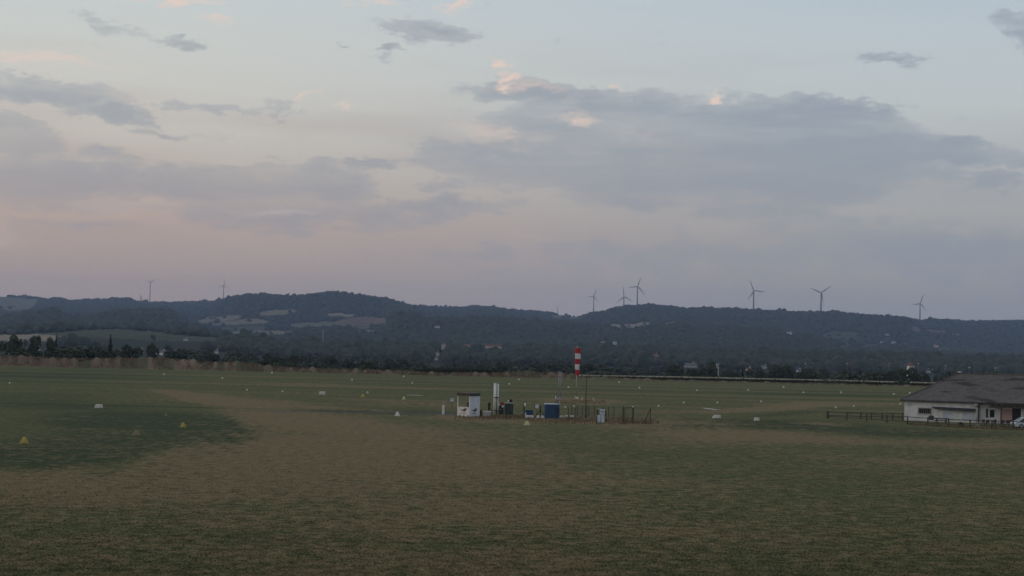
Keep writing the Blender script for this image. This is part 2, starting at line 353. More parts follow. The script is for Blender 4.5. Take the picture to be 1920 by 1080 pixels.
# ---------------------------------------------------------------- ground
EDGE = 546.0
def poly_in(px, py, poly):
    ins = np.zeros(px.shape, bool); n = len(poly)
    for i in range(n):
        x1, y1 = poly[i]; x2, y2 = poly[(i+1) % n]
        c = ((y1 > py) != (y2 > py)) & (px < (x2-x1) * (py-y1) / (y2-y1 + 1e-9) + x1); ins ^= c
    return ins
def blobs(px, py, lst):
    out = np.zeros(px.shape)
    for (cx, cy, rx, ry, rot, amp) in lst:
        c, s = math.cos(R(rot)), math.sin(R(rot)); dx, dy = px-cx, py-cy
        u = (dx*c + dy*s) / rx; v = (-dx*s + dy*c) / ry
        out += amp * np.exp(-(u*u + v*v) ** 1.5)
    return out
DRY = [(590,845,460,55,3,.50),(230,915,330,40,0,.38),(700,895,380,60,3,.26),(560,790,150,18,5,.42),(380,748,130,9,7,.75),(690,800,230,18,6,.30),(450,750,170,9,4,.45),(560,762,230,3,3,.3),
       (330,738,70,5,5,.5),(760,754,180,4,3,.25),(130,735,190,5,2,.25),(600,722,190,3.5,2,.35),
       (1420,819,190,12,2,.46),(1600,826,330,8,2,.34),(1320,816,130,13,0,.28),(1900,835,160,10,0,.2),(1240,832,200,8,2,.2),(1480,763,100,6,-4,.75),(1400,768,90,4,-3,.6),(1590,758,190,3.5,0,.6),(1250,772,150,4,0,.35),
       (1100,752,70,5,2,.95),(1060,788,260,9,1,.55),(1540,794,60,3,2,.5),(870,783,70,5,2,.5),(1180,800,80,5,0,.25),
       (640,985,330,26,2,.28),(950,960,260,30,2,.3),(1300,1000,360,26,2,.18),(250,1030,260,26,0,.15),(860,1050,420,26,0,.22),(1240,905,250,12,2,.2),(1720,865,260,6,2,.25),(80,905,130,12,3,.4),
       (200,808,160,6,3,.35),(60,780,100,8,0,.25),(120,818,90,7,0,.2),(1500,870,420,20,0,.1),(1700,960,300,30,0,.08)]
LUSH = [(330,810,170,26,2,.9),(100,850,170,26,-4,.95),(270,790,180,18,2,.6),(420,830,70,16,0,.5),(60,745,160,14,0,.35),(120,700,240,16,0,.4),(130,762,170,7,0,.35),
        (780,772,190,6,2,.5),(660,772,130,5,2,.45),(1400,795,220,10,0,.7),(1620,805,260,9,2,.6),(1750,815,180,8,0,.5),(1480,775,100,5,-4,.5),(1250,790,90,8,0,.4),
        (560,905,120,12,0,.25),(700,935,140,10,0,.3),(260,960,200,16,0,.3),(520,1010,420,22,0,.4),(1500,1040,500,60,0,.25),(1100,850,320,24,2,.25),(1600,900,380,34,0,.25),(980,720,500,10,2,.15),(1580,740,200,8,1,.3)]
PATCH = [(-200,702),(60,700),(240,716),(330,745),(395,764),(440,786),(462,806),(452,826),(390,840),(300,850),(250,866),(180,884),(90,880),(20,868),(-200,872)]
def patch(px, py):
    wob = 5 * np.sin(px * .045 + py * .11) + 4 * np.sin(px * .13 + 1 - py * .27) + 3 * np.sin(px * .31 + py * .6) + 2 * np.sin(px * .77 - py * 1.1)
    out = np.zeros(px.shape)
    for k in (-1.5, -.75, 0, .75, 1.5): out += poly_in(px + k * 18 + wob * 2.6, py + k * 7 + wob * 1.0, PATCH)
    return out / 5
def build_ground():
    rows = np.concatenate([[-2500, -60, 30], np.geomspace(52, EDGE, 430)])
    ratio = np.concatenate([[-80,-20,-5,-1.5,-.7,-.42], np.linspace(-.33,.33,560), [.42,.7,1.5,5,20,80]])
    Yg, Rg = np.meshgrid(rows, ratio, indexing='ij')
    X = np.clip(Rg * np.maximum(Yg, 52), -5200, 5200)
    V = np.stack([X, Yg, np.zeros_like(X)], -1)
    ok = Yg > 40
    q = V.copy(); q[~ok] = (0, 60, 0)
    px, py = proj(q)
    pt = patch(px, py); dry = blobs(px, py, DRY) * (1 - .7 * pt) - .08 * pt; lush = blobs(px, py, LUSH) + .30 * pt * np.clip((py - 735) / 50, .2, 1)
    # windrows left by the mower, parallel to the runway
    Yw = Yg + .012 * X + 1.2 * np.sin(X / 37.0)
    for (d0, w, a, x0, x1) in ((382,3.2,.85,-90,999),(300,2.0,.45,-35,70),(432,4,.45,-30,999),(470,5,.35,-999,999),(505,6,.3,10,999),(350,2.6,.4,20,999),(275,2.2,.3,-60,-10),(325,2.2,.3,-80,999)):
        fade = 1 / (1 + np.exp(-(X - x0) / 6)) * 1 / (1 + np.exp((X - x1) / 6))
        dry += a * np.exp(-((Yw - d0) / w) ** 2) * fade
    for (d0, w, a) in ((366,6,.35),(410,9,.3),(340,5,.25),(450,8,.25),(312,5,.2)):
        lush += a * np.exp(-((Yw - d0) / w) ** 2)
    # ditch shoulder, dark green
    lush += 1.1 * np.exp(-((Yg - (246 - .03 * X)) / 1.1) ** 2) * (X < -8) * (X > -75)
    dry += -.3 * np.exp(-((Yg - (246 - .03 * X)) / 1.1) ** 2) * (X < -8)
    fg = np.clip((py - 840) / 240, 0, 1)
    dry = dry * 1.45 + .15 + .27 * fg - .10 * np.clip((Yg - 260) / 150, 0, 1); lush = lush * 1.25
    n = len(ratio); idx = np.arange(len(rows) * n).reshape(len(rows), n)
    Fc = np.stack([idx[:-1,:-1], idx[:-1,1:], idx[1:,1:], idx[1:,:-1]], -1).reshape(-1, 4)
    o = np_mesh('ground', V.reshape(-1, 3), Fc, M['ground'], attrs={'dry': dry.ravel(), 'lush': lush.ravel()})
    tag(o, kind='structure')
build_ground()

# ---------------------------------------------------------------- hills: land cover and height by bearing and distance
def prof(pts):
    xs = [p[0] for p in pts]; ys = [p[1] for p in pts]
    return lambda px: np.interp(px, xs, ys)
fC = prof([(-300,664),(0,668),(60,670),(130,674),(230,673),(300,672),(340,675),(400,681),(450,680),(520,689),(600,693),(700,695),(760,697),(800,700),(937,701),(952,699),(1050,700),(1090,706),(1150,708),(1240,712),(1500,718),(1740,723.5),(1920,727),(2300,730)])
fN = prof([(-300,630),(0,627),(100,622),(200,617),(260,620),(330,627),(400,633),(450,640),(500,645),(600,650),(700,654),(800,657),(960,660),(1200,664),(1500,672),(1920,684),(2300,690)])
fM = prof([(-300,605),(0,601),(55,592),(105,585),(118,595),(150,600),(225,588),(320,588),(350,608),(400,625),(450,634),(520,630),(560,623),(600,617),(655,617),(675,626),(700,628),(722,614),(735,594),(752,590),(778,594),(800,601),(850,604),(890,601),(960,604),(1000,607),(1060,611),(1100,614),(1140,616),(1260,613),(1350,617),(1440,622),(1500,630),(1560,643),(1620,654),(1700,661),(1800,667),(1920,671),(2300,680)])
fF = prof([(-300,553),(0,556),(40,558),(64,559.5),(73,560),(90,564),(98,561),(115,561),(127,566),(160,565),(200,563),(235,561),(243,562),(252,567),(280,569),(320,570),(345,568),(400,567),(420,563),(440,558),(468,555),(520,557),(550,558),(605,553),(625,551.5),(645,552),(660,556),(690,559),(725,563),(745,571),(770,576),(800,577),(865,579),(890,576),(930,579),(955,584),(1000,586),(1040,590),(1065,592),(1078,595),(1100,594),(1115,590),(1137,588),(1146,582),(1160,579),(1195,576),(1220,574),(1245,577),(1262,578),(1285,582),(1330,580),(1350,582),(1380,582),(1400,584),(1440,586),(1470,587),(1500,588),(1540,588),(1580,590),(1600,593),(1650,595),(1690,597),(1705,600),(1714,604),(1730,604),(1742,601),(1770,602),(1815,605),(1850,605),(1920,604),(2300,612)])
fD = prof([(0,8600),(380,8600),(470,6600),(740,6600),(800,8000),(1060,8000),(1120,6600),(1700,6600),(1735,7400),(1920,7400)])
def g_py(px, d):        # picture height of flat ground at depth d
    px = np.asarray(px, float); py = np.full(px.shape, 700.0)
    for _ in range(4):
        r = ray(px, py); zz = 9 + r[..., 2] / r[..., 1] * d; py = py + zz / d * F
    return py
def knots(px):
    C, Nn, Mm, Ff, D = fC(px), fN(px), fM(px), fF(px), fD(px); one = np.ones_like(C)
    ds = [EDGE*one, 562*one, 590*one, 900*one, 1500*one, 2600*one, 3100*one, 4500*one, 5000*one, D, D+1100, 13000*one]
    ys = [g_py(px, EDGE), C, C+6, C+9, C-2, Nn, np.minimum(Nn+1.5, Nn), Mm, Mm+1.0, Ff, Ff+4, Ff+6]
    return ds, ys
def tpy(px, d):
    px = np.asarray(px, float); d = np.asarray(d, float); ds, ys = knots(px); out = np.array(ys[-1] + 0 * d)
    for k in range(len(ds) - 1):
        t = np.clip((d - ds[k]) / (ds[k+1] - ds[k]), 0, 1); t = t*t*(3-2*t) * .55 + t * .45
        y = ys[k] + (ys[k+1] - ys[k]) * t
        sel = (d >= ds[k]) & (d <= ds[k+1]); out = np.where(sel, y, out)
    return out
def terr(px, d): return at(px, tpy(px, d), d)
DS = np.concatenate([np.linspace(EDGE,600,16), np.geomspace(606,1500,34), np.geomspace(1515,2600,44), np.geomspace(2615,4500,90), np.geomspace(4520,8700,190), np.geomspace(8750,13000,20)])
def hit(px, py):        # depth at which the line of sight meets the land
    y = tpy(np.full(DS.shape, float(px)), DS); m = np.minimum.accumulate(y); k = int(np.argmax(m <= py))
    return float(DS[k])
TAN, TANL, FGREEN, FRED, FOREST, BARE = (.17,.14,.10), (.21,.175,.135), (.054,.063,.040), (.13,.095,.072), (.022,.030,.02), (.10,.10,.075)
FIELDS = [([(362,603),(395,594),(450,590),(456,595),(425,602),(382,606)],TAN,4500),([(396,606),(478,597),(500,600),(498,606),(440,609),(398,609)],TAN,4500),([(410,615),(480,611),(522,616),(484,621),(416,620)],FGREEN,4500),
 ([(408,622),(500,620),(556,621),(540,628),(440,629),(412,626)],TAN,4000),([(484,588),(500,582),(552,580),(558,585),(530,590),(490,591)],TAN,5000),([(612,588),(640,587),(672,590),(660,593),(615,592)],TANL,5000),
 ([(618,606),(650,597),(690,593),(728,596),(725,606),(690,611),(640,611)],FRED,4600),([(536,610),(560,605),(620,603),(640,610),(600,613),(545,613)],BARE,4600),([(668,621),(690,619),(722,622),(716,626),(672,626)],TAN,4300),
 ([(640,612),(700,612),(705,616),(650,617)],BARE,4400),([(1138,613),(1146,608),(1180,607),(1218,604),(1222,609),(1200,612),(1170,614)],TANL,4600),([(1240,605),(1265,601),(1270,606),(1245,608)],BARE,4600),
 ([(1530,628),(1560,620),(1612,624),(1618,632),(1590,638),(1550,634)],FGREEN,4000),([(1555,648),(1600,644),(1652,644),(1640,652),(1590,654)],FGREEN,2500),([(1708,612),(1718,613),(1727,618),(1722,622),(1709,620)],FRED,5000),
 ([(1738,618),(1776,620),(1774,625),(1745,622)],FRED,5000),([(-200,640),(-200,624),(0,628),(60,626),(112,630),(105,640),(0,640)],TANL,1800),([(60,626),(140,620),(205,616),(290,621),(330,628),(420,634),(412,641),(330,640),(200,634),(110,630)],FGREEN,1800),
 ([(332,614),(350,608),(352,614),(338,618)],TAN,4000),([(-200,556),(0,556),(72,561),(70,575),(30,585),(0,580),(-200,580)],BARE,6500),([(1030,590),(1080,592),(1096,594),(1080,598),(1040,597)],BARE,6500)]
HOUSES = []
def cover(px, py, d):
    c = np.empty(px.shape + (3,)); c[:] = FOREST; field = np.zeros(px.shape, bool)
    wob = 1.4 * np.sin(px * .21) + 1.0 * np.sin(px * .083 + 1)
    for poly, col, dmin in FIELDS:
        s = poly_in(px + wob * .6, py + wob * .5, poly) & (d > dmin); c[s] = col; field |= s
    return c, field
def build_hills():
    cols = np.concatenate([[-1500,-900,-500,-300], np.arange(-220, 2144, 4.0), [2260,2500,2900,3500]])
    D_, P_ = np.meshgrid(DS, cols, indexing='ij')
    Y_ = tpy(P_, D_); V = at(P_, Y_, D_)
    c, field = cover(P_, Y_, D_)
    bank = D_ < 606; c[bank] = np.where((np.sin(P_ * .06 + 2) * np.sin(P_ * .023) + .4 * np.sin(P_ * .17) > .05)[bank][:, None], (.085, .080, .045), (.15, .110, .078))
    left = bank & (P_ < 130); c[left] = (.14, .100, .074)
    V[0, :, 2] = 0.0
    lump = (np.sin(P_*.11)*np.sin(D_*.05+P_*.03) + .7*np.sin(P_*.31+2)) * .28; V[..., 2] += np.where((D_ > EDGE+5) & (D_ < 640), lump * np.where(P_ < 1080, 1.9, .8), 0)
    n = len(cols); idx = np.arange(D_.size).reshape(D_.shape)
    Fc = np.stack([idx[:-1,:-1], idx[:-1,1:], idx[1:,1:], idx[1:,:-1]], -1).reshape(-1, 4)
    cc = np.concatenate([c, np.ones(c.shape[:2] + (1,))], -1)
    o = np_mesh('hills', V.reshape(-1, 3), Fc, M['hills'], smooth=True, cols=cc.reshape(-1, 4)); tag(o, kind='structure')
build_hills()

# ---------------------------------------------------------------- foliage meshes
def leafy(kind, n, leaf, seed):                 # a crown of leaf clumps 1 m tall and 1 m wide about the origin's base: quads spread through its lobes
    g = np.random.default_rng(seed)
    if kind == 'conifer':
        h = g.random(n) ** 1.25; a = g.random(n) * 2*np.pi; tier = .75 + .25 * np.sin(h * 34)
        rr = (1 - h) * .48 * tier * np.sqrt(g.random(n) * .75 + .25); c = np.stack([rr*np.cos(a), rr*np.sin(a), h], -1)
        tone = g.random(n) * .6
    else:
        k = {'round': 9, 'tall': 10, 'bush': 8, 'wide': 11}[kind]
        lc = g.normal(size=(k, 3)) * (.19, .19, .2) + (0, 0, .55); lc[:, 2] = np.clip(lc[:, 2], .22, .8)
        if kind == 'tall': lc[:, :2] *= .8; lc[:, 2] = np.linspace(.2, .82, k)
        if kind == 'bush': lc[:, 2] = lc[:, 2] * .75
        lr = g.uniform(.16, .27, k)
        w = g.choice(k, n, p=lr**2 / (lr**2).sum()); v = g.normal(size=(n, 3)); v /= np.linalg.norm(v, axis=1)[:, None]
        r = lr[w] * (.55 + .5 * g.random(n)); c = lc[w] + v * r[:, None]
        tl = g.random(k) * .5
        tone = tl[w] + .4 * g.random(n)
        c[:, 2] = np.maximum(c[:, 2], .03)
    q = g.normal(size=(n, 3)); q /= np.linalg.norm(q, axis=1)[:, None]
    t = np.cross(q, g.normal(size=(n, 3))); t /= np.linalg.norm(t, axis=1)[:, None]; b = np.cross(q, t)
    s = leaf * g.uniform(.6, 1.3, n)[:, None]
    V = np.stack([c - t*s - b*s*.6, c + t*s - b*s*.7, c + t*s*.7 + b*s*.6, c - t*s*.8 + b*s*.7], 1).reshape(-1, 3)
    return V, np.arange(4*n).reshape(n, 4), np.repeat(tone, 4)
PROTO = {}
def tree_proto(kind, seed, n, leaf):
    V, Fc, tone = leafy(kind, n, leaf, seed)
    me = np_mesh('crown', V, Fc, M['conifer' if kind == 'conifer' else 'leaf'], attrs={'tone': tone})
    t = MB(); g = random.Random(seed)
    t.tube([(0,0,-.06),(.005,.004,.15),(.012,-.006,.35),(0,.01,.62)], [.032,.025,.02,.008], 7)
    if kind != 'conifer':
        for k in range(5):
            a = g.uniform(0, 6.28); z = g.uniform(.16, .42); t.tube([(.008,0,z),(.1*math.cos(a),.1*math.sin(a),z+.13),(.24*math.cos(a),.24*math.sin(a),z+.24)], [.012,.008,.003], 5)
    tr = t.build('trunk', M['bark'], None, True)
    return me, tr
for k, spec in {'round': (1300,.05), 'tall': (1300,.045), 'bush': (800,.055), 'wide': (1400,.045), 'conifer': (1300,.035)}.items():
    for s in range(2):
        PROTO[(k, s)] = tree_proto(k, 11 + s * 7 + len(k), *spec)
proto_used = set()
def tree(name, px, d, py_top, wpx, kind, label, cat, group, s=None, sink=0.0):
    b = terr(px, d); top = at(px, py_top, d); h = max(float(top[2] - b[2]), .8); w = wpx * d / F
    s = random.randrange(2) if s is None else s
    e = empty(name, (b[0], b[1], b[2] - sink), random.uniform(0, 6.28), label, cat, group)
    cr, tr = PROTO[(kind, s)]
    for src in (cr, tr):
        if (kind, s) in proto_used: c = src.copy(); COL.objects.link(c)
        else: c = src
        c.parent = e; c.scale = (w, w, h) if src is cr else (min(w, h * .6), min(w, h * .6), h)
    proto_used.add((kind, s)); return e

# trees and bushes just beyond the airfield, one by one (bearing px, depth, top py, width px)
TREES = [ # left
 (28,640,628,34,'tall'),(8,700,640,40,'round'),(66,640,629,34,'tall'),(92,660,632,26,'round'),(104,690,627,14,'conifer'),(40,600,651,30,'round'),(134,640,654,50,'wide'),(165,650,651,46,'wide'),
 (206,720,628,22,'conifer'),(200,660,656,50,'wide'),(246,720,648,40,'wide'),(284,780,643,26,'tall'),(330,820,655,44,'wide'),(398,820,658,40,'wide'),(510,850,664,40,'wide'),(555,900,664,34,'round'),
 (610,950,668,30,'wide'),(735,950,674,30,'wide'),(900,900,682,26,'round'),(945,920,680,34,'wide'),
 (1262,820,686,46,'wide'),(1300,800,690,44,'round'),(1330,780,678,40,'tall'),(1392,800,690,16,'conifer'),(1370,800,694,30,'round'),(1420,800,692,40,'wide'),(1452,760,686,42,'round'),(1478,760,685,34,'tall'),(1512,760,692,44,'wide'),(1546,760,692,36,'round'),(1580,720,693,26,'tall'),(1612,720,692,20,'conifer'),(1628,740,696,28,'round'),(1650,720,697,36,'wide'),(1672,720,694,36,'round'),(1695,700,690,40,'wide'),(1716,720,697,34,'round'),(1733,740,700,28,'round'),(1754,900,704,11,'round'),(1764,900,704,12,'round'),(1866,620,696,18,'round')]
KIND_TXT = {'tall': 'tall narrow dark green tree', 'round': 'round crowned dark green tree', 'wide': 'broad bushy dark green tree', 'conifer': 'slim pointed dark conifer'}
TREES.sort(key=lambda t: t[0])
nb = {}
for t in TREES: nb[t[4]] = nb.get(t[4], 0) + 1
ct = {}
for (px, d, pt, w, k) in TREES:
    ct[k] = ct.get(k, 0) + 1; i = ct[k]
    tree('conifer_tree' if k == 'conifer' else 'tree', px, d, pt, w, k, f"{KIND_TXT[k]} past the airfield edge, {ORD[i-1]} of its kind from the left", 'tree', 'trees in the belt beyond the airfield')
BUSH = [(6,590,661,26),(33,585,655,34),(44,580,664,20),(120,590,660,36),(148,575,670,34),(170,575,669,24),(205,575,668,26),(420,590,674,26),(446,585,678,30),(493,585,668,34),(515,590,674,30),(548,575,676,24),(566,572,682,18),(588,590,678,28),(632,590,680,20),(663,575,682,20),(687,575,670,28),(716,575,684,16),(820,640,681,30),(1230,600,703,24),(1300,575,705,12),(1392,620,699,36),(1410,565,716,10),(1540,590,708,26),(1570,585,709,22),(1585,575,711,20),(1686,590,708,30),(1700,590,710,22)]
BUSH += [(82,572,674,40),(230,572,672,34),(270,572,674,26),(318,585,670,44),(362,575,676,30),(396,572,680,30),(470,572,682,26),(612,570,688,26),(738,572,690,22),(760,590,684,24),(968,590,693,30),(1020,590,695,26)]
BUSH.sort(key=lambda t: t[0])
for i, (px, d, pt, w) in enumerate(BUSH):
    tree('bush', px, d, pt, w, 'bush', f"dark green bush on the dry bank edging the airfield, {ORD[i]} from the left", 'bush', 'bushes along the airfield edge', sink=.2)

# far houses, clear of the woods
HOUSE_SPECS = [ # px, py of the base, width px, wall height px, wall, roof, label
 (302,666,19,5,'hwhite','gtile','long white low building at the foot of the left woods'),(264,663,6,3,'hwhite','rtile','tiny white house just left of the long white building'),(228,664,5,3,'hwhite','rtile','tiny white house left of the long white building, the farther one'),
 (406,664,7,3,'hwhite','gtile','small white house right of the long white building'),(534,646,9,3,'hwhite','gtile','small white house with pale roof below the hillside fields'),(348,640,8,3,'hwhite','gtile','pale house at the lower edge of the green left field'),
 (72,660,6,6,'hwhite','gtile','pale house among the dark trees at far left'),(38,600,5,3,'hwhite','rtile','tiny white house on the left ridge woods'),(497,674,4,4,'hwhite','gtile','tiny white hut behind the bush on the left bank'),
 (820,616,9,4,'hwhite','rtile','white house high on the wooded slope left of centre'),(829,655,9,9,'cream','rtile','tall cream house with steep gable above the white annex'),(820,667,7,6,'hwhite','rtile','white annex house under the tall cream house'),(818,676,6,4,'hwhite','rtile','lowest small white house of the hamlet left of the windsock'),
 (893,655,20,6,'cream','rtile','cream house with red roof, left one of the close pair'),(924,656,30,6,'cream','rtile','long cream house with red roof, right one of the close pair'),(874,652,12,4,'pinkwall','rtile','dull pink house left of the cream pair'),
 (1130,647,9,6,'hwhite','gtile','grey gabled house on the slope right of the windsock, left one'),(1140,645,8,3,'hwhite','gtile','low grey house between two gabled ones on the slope'),(1152,647,9,6,'hwhite','gtile','grey gabled house on the slope right of the windsock, right one'),
 (1228,671,14,5,'cream','rtile','cream house with wide red roof right of the windsock'),(1297,690,22,4,'hwhite','gtile','long white farmhouse behind the maize right of the windsock'),(1405,697,9,4,'hwhite','rtile','small white house in the trees right of the white tower'),
 (1432,692,10,5,'hwhite','gtile','white house with grey roof in the right tree belt'),(1480,627,10,4,'hwhite','gtile','white house alone high on the right hillside'),(1498,699,8,4,'hwhite','gtile','white gabled house peeping over the right tree belt'),
 (1664,630,8,3,'cream','gtile','pale house above the right green field, upper one'),(1654,644,7,3,'hwhite','gtile','pale house at the edge of the right green field'),(1676,645,8,4,'hwhite','gtile','white house right of the green hillside field'),
 (1756,652,9,5,'cream','rtile','cream house at the left end of the long pale terrace'),(1773,659,26,3,'cream','gtile','long pale terrace of buildings on the far right slope'),(1741,700,9,5,'hwhite','gtile','white house just left of the barn roof'),(1793,629,12,2,'cream','gtile','low pale building high on the far right slope')]
HS = []
def house(px, py, wpx, hpx, wall, roof, label):
    d = hit(px, py); d = max(d, 640); s = d / F; b = at(px, py, d); w = wpx * s; h = max(hpx * s, 2.6); dp = max(min(w * .7, 10), 5)
    HS.append((px, py, wpx, d))
    e = empty('house', (b[0], b[1], b[2]), random.uniform(-.35, .35), label, 'house', 'houses in the far valley')
    MB().box((0, dp/2, h/2 - 1), (w, dp, h + 2)).build('wall', M[wall], e)
    rise = dp * .32; r = MB(); ov = .4
    if wpx < 10 and hpx > 4: r.prism([(-w/2-ov, h+.003), (w/2+ov, h+.003), (0, h + w*.42)], 'y', -ov, dp+ov)
    else: r.prism([(-ov, h+.003), (dp+ov, h+.003), (dp/2, h + rise)], 'x', -w/2-ov, w/2+ov)
    rf = r.build('roof', M[roof], e)
    MB().box((w*.25, dp*.5, h + rise + .3), (.7, .7, 1.6)).build('chimney', M[wall], rf)
    nwin = max(2, int(w / 3.2))
    for k in range(nwin):
        MB().box((-w/2 + w*(k+.5)/nwin, -.02, h*.55), (w/nwin*.34, .1, h*.32)).build('window', M['glass'], e)
for spec in HOUSE_SPECS: house(*spec)
def tower_house():
    # white church tower seen through the right trees, and the slim white tower further left
    for (px, py, wpx, hpx, red, label) in ((1707,703,10,17,True,'white tower with a reddish top standing behind the right tree belt'),(1345,700,4.5,18,False,'slim white tower right of the windsock behind the trees')):
        d = 1500; b = at(px, py, d); s = d / F; w = wpx * s; h = hpx * s
        e = empty('church_tower', b, .3, label, 'tower')
        MB().box((0,0,h/2-4), (w, w, h+8)).build('wall', M['hwhite' if red else 'concrete'], e)
        MB().add([(-w*.62,-w*.62,h+.01),(w*.62,-w*.62,h+.01),(w*.62,w*.62,h+.01),(-w*.62,w*.62,h+.01),(0,0,h+w*(.75 if red else .4))],[(0,1,4),(1,2,4),(2,3,4),(3,0,4),(3,2,1,0)]).build('roof', M['rtile' if red else 'gtile'], e)
        for k in (-1, 1):
            MB().box((k*w*.22, -w/2, h*.78), (w*.2, .2, h*.2)).build('window', M['glass'], e)
        HS.append((px, py, wpx, d))
tower_house()

# woodland: the masses of trees on the slopes and in the valley
def build_woods():
    ico = bpy.data.meshes.new('seed_shape'); import bmesh
    bm = bmesh.new(); bmesh.ops.create_icosphere(bm, subdivisions=2, radius=1.0)
    bv = np.array([v.co[:] for v in bm.verts]); bf = np.array([[v.index for v in f.verts] for f in bm.faces]); bm.free(); bpy.data.meshes.remove(ico)
    bv[:, 2] = np.where(bv[:, 2] < -.4, -.4, bv[:, 2])
    n = 150000
    px = rng.uniform(-120, 2040, n); lo, hi = math.log(2000), math.log(9400); d = np.exp(lo + (hi - lo) * rng.random(n) ** .8)
    y = tpy(px, d)
    # keep only slopes that can be seen from the airfield (with a margin)
    order = np.linspace(0, 1, 60); mn = np.full(n, 1e9)
    for t in order: 
        dd = 620 + (d - 620) * t * .985; mn = np.minimum(mn, tpy(px, dd))
    ok = y < mn + 3.5
    fld = cover(px, y, d)[1]; far = np.full(n, 1e5); fld2 = fld.copy()
    for q in (3, 6, 9): fld2 |= cover(px, y - q * F / d, far)[1] & (y - q * F / d > 572)
    hedge = rng.random(n) < .03
    ok &= (~fld & ~fld2) | (hedge & (d > 4000) & (y > 575))
    for (hx, hy, hw, hd) in HS:
        ok &= ~((np.abs(px - hx) < hw * .55 + 7 * F / d) & (d < hd + 14) & (y - 9 * F / d < hy - 1) & (y > hy - 3))
    px, d, y = px[ok], d[ok], y[ok]
    keep = rng.random(len(px)) < np.clip(.55 + .0 * d, 0, 1); px, d, y = px[keep], d[keep], y[keep]
    P = at(px, y, d); n = len(px)
    r = rng.uniform(3.6, 7.2, n) * (1 + .35 * (rng.random(n) < .12)); hz = r * rng.uniform(.75, 1.25, n)
    patch = .5 + .5 * np.sin(P[:, 0] * .011 + np.sin(P[:, 1] * .006) * 2) * np.sin(P[:, 1] * .008 + P[:, 0] * .004)
    tone = np.clip(.15 + .45 * patch + .5 * (rng.random(n) - .45), 0, 1)
    var = [bv * (1 + .33 * rng.normal(size=(len(bv), 1)).clip(-1, 1)) for _ in range(6)]
    parts = []; tones = []
    pick = rng.integers(0, 6, n); ang = rng.random(n) * 6.28
    ca, sa = np.cos(ang), np.sin(ang)
    allv = np.stack(var)[pick]                                    # n, 42, 3
    X = (allv[..., 0]*ca[:, None] - allv[..., 1]*sa[:, None]) * r[:, None]; Y = (allv[..., 0]*sa[:, None] + allv[..., 1]*ca[:, None]) * r[:, None]; Z = allv[..., 2] * hz[:, None]
    V = np.stack([X + P[:, 0:1], Y + P[:, 1:2], Z + P[:, 2:3] + hz[:, None] * .35], -1)
    Fc = (bf[None] + (np.arange(n) * len(bv))[:, None, None]).reshape(-1, 3)
    tn = np.clip(tone[:, None] + .18 * rng.normal(size=(n, len(bv))), 0, 1)
    o = np_mesh('woodland', V.reshape(-1, 3), Fc, M['wood'], attrs={'tone': tn.ravel()})
    tag(o, 'dark green woods covering the distant hillsides and ridge tops', 'woodland', kind='stuff')
    print('woodland crowns', n)
    # nearer woods of leaf clumps
    n = 2100; px = rng.uniform(-150, 2060, n); edge = (px < 520) | (px > 1260); d = np.exp(np.log(np.where(edge, 630, 900)) + rng.random(n) * (math.log(2300) - np.log(np.where(edge, 630, 900)))); y = tpy(px, d)
    far = np.full(n, 1e5); fld = cover(px, y, d)[1]; fld2 = fld.copy()
    for q in (3, 6, 9, 12): fld2 |= cover(px, y - q * F / d, far)[1]
    ok = ~(fld | (fld2 & (rng.random(n) < .9)))
    for (hx, hy, hw, hd) in HS: ok &= ~((np.abs(px - hx) < hw * .55 + 6.5 * F / d) & (d < hd + 14) & (y - 10*F/d < hy - 1) & (y > hy - 3))
    px, d, y = px[ok], d[ok], y[ok]; P = at(px, y, d); n = len(px)
    protos = [leafy(k, 420, .075, 50 + i) for i, k in enumerate(('round','wide','tall','round','bush'))]
    Vs, Ts, Fs, off = [], [], [], 0
    for i in range(n):
        v, f, t = protos[i % 5]; w = random.uniform(6, 13); h = random.uniform(4, 9.5) * (.75 if d[i] < 900 else 1); a = random.uniform(0, 6.28); c, s = math.cos(a), math.sin(a); bt = random.uniform(-.15, .3)
        Vs.append(np.stack([(v[:,0]*c - v[:,1]*s)*w, (v[:,0]*s + v[:,1]*c)*w, v[:,2]*h - .8], -1) + P[i]); Fs.append(f + off); off += len(v); Ts.append(np.clip(t*.8 + bt, 0, 1))
    o = np_mesh('valley_woodland', np.concatenate(Vs), np.concatenate(Fs), M['valley'], attrs={'tone': np.concatenate(Ts)})
    tag(o, 'dark belt of woods filling the valley floor behind the airfield', 'woodland', kind='stuff')
build_woods()

# grasses: upright blades as crossed quads
def blades(name, P, h, w, matl, label, cat, lean=.35):
    n = len(P); a = rng.random(n) * 6.28; l = rng.normal(size=(n, 2)) * lean * h[:, None]
    t = np.stack([np.cos(a), np.sin(a), 0*a], -1) * w[:, None] / 2
    top = P + np.concatenate([l, h[:, None]], -1)
    V = np.stack([P - t, P + t, top + t*.3, top - t*.3], 1).reshape(-1, 3)
    o = np_mesh(name, V, np.arange(4*n).reshape(n, 4), matl, attrs={'tone': np.repeat(rng.random(n), 4)}); tag(o, label, cat, kind='stuff'); return o
n = 42000; px = rng.uniform(-60, 1990, n); d = rng.uniform(EDGE + .5, 588, n)
P = terr(px, d); P[:, 2] -= .05
kp = rng.random(n) < .35 + .65 * (np.sin(px * .05) * np.sin(px * .017 + 1) + .5 * np.sin(px * .11) > -.25); px, d, P = px[kp], d[kp], P[kp]; n = len(px)
blades('dry_grass', P, rng.uniform(.25, .95, n) * np.interp(px, [0, 470, 1050, 1110, 2000], [.6, .7, .7, .25, .25]), rng.uniform(.12, .4, n), M['drygrass'], 'tall dry reddish grass covering the low bank at the airfield edge', 'dry grass')
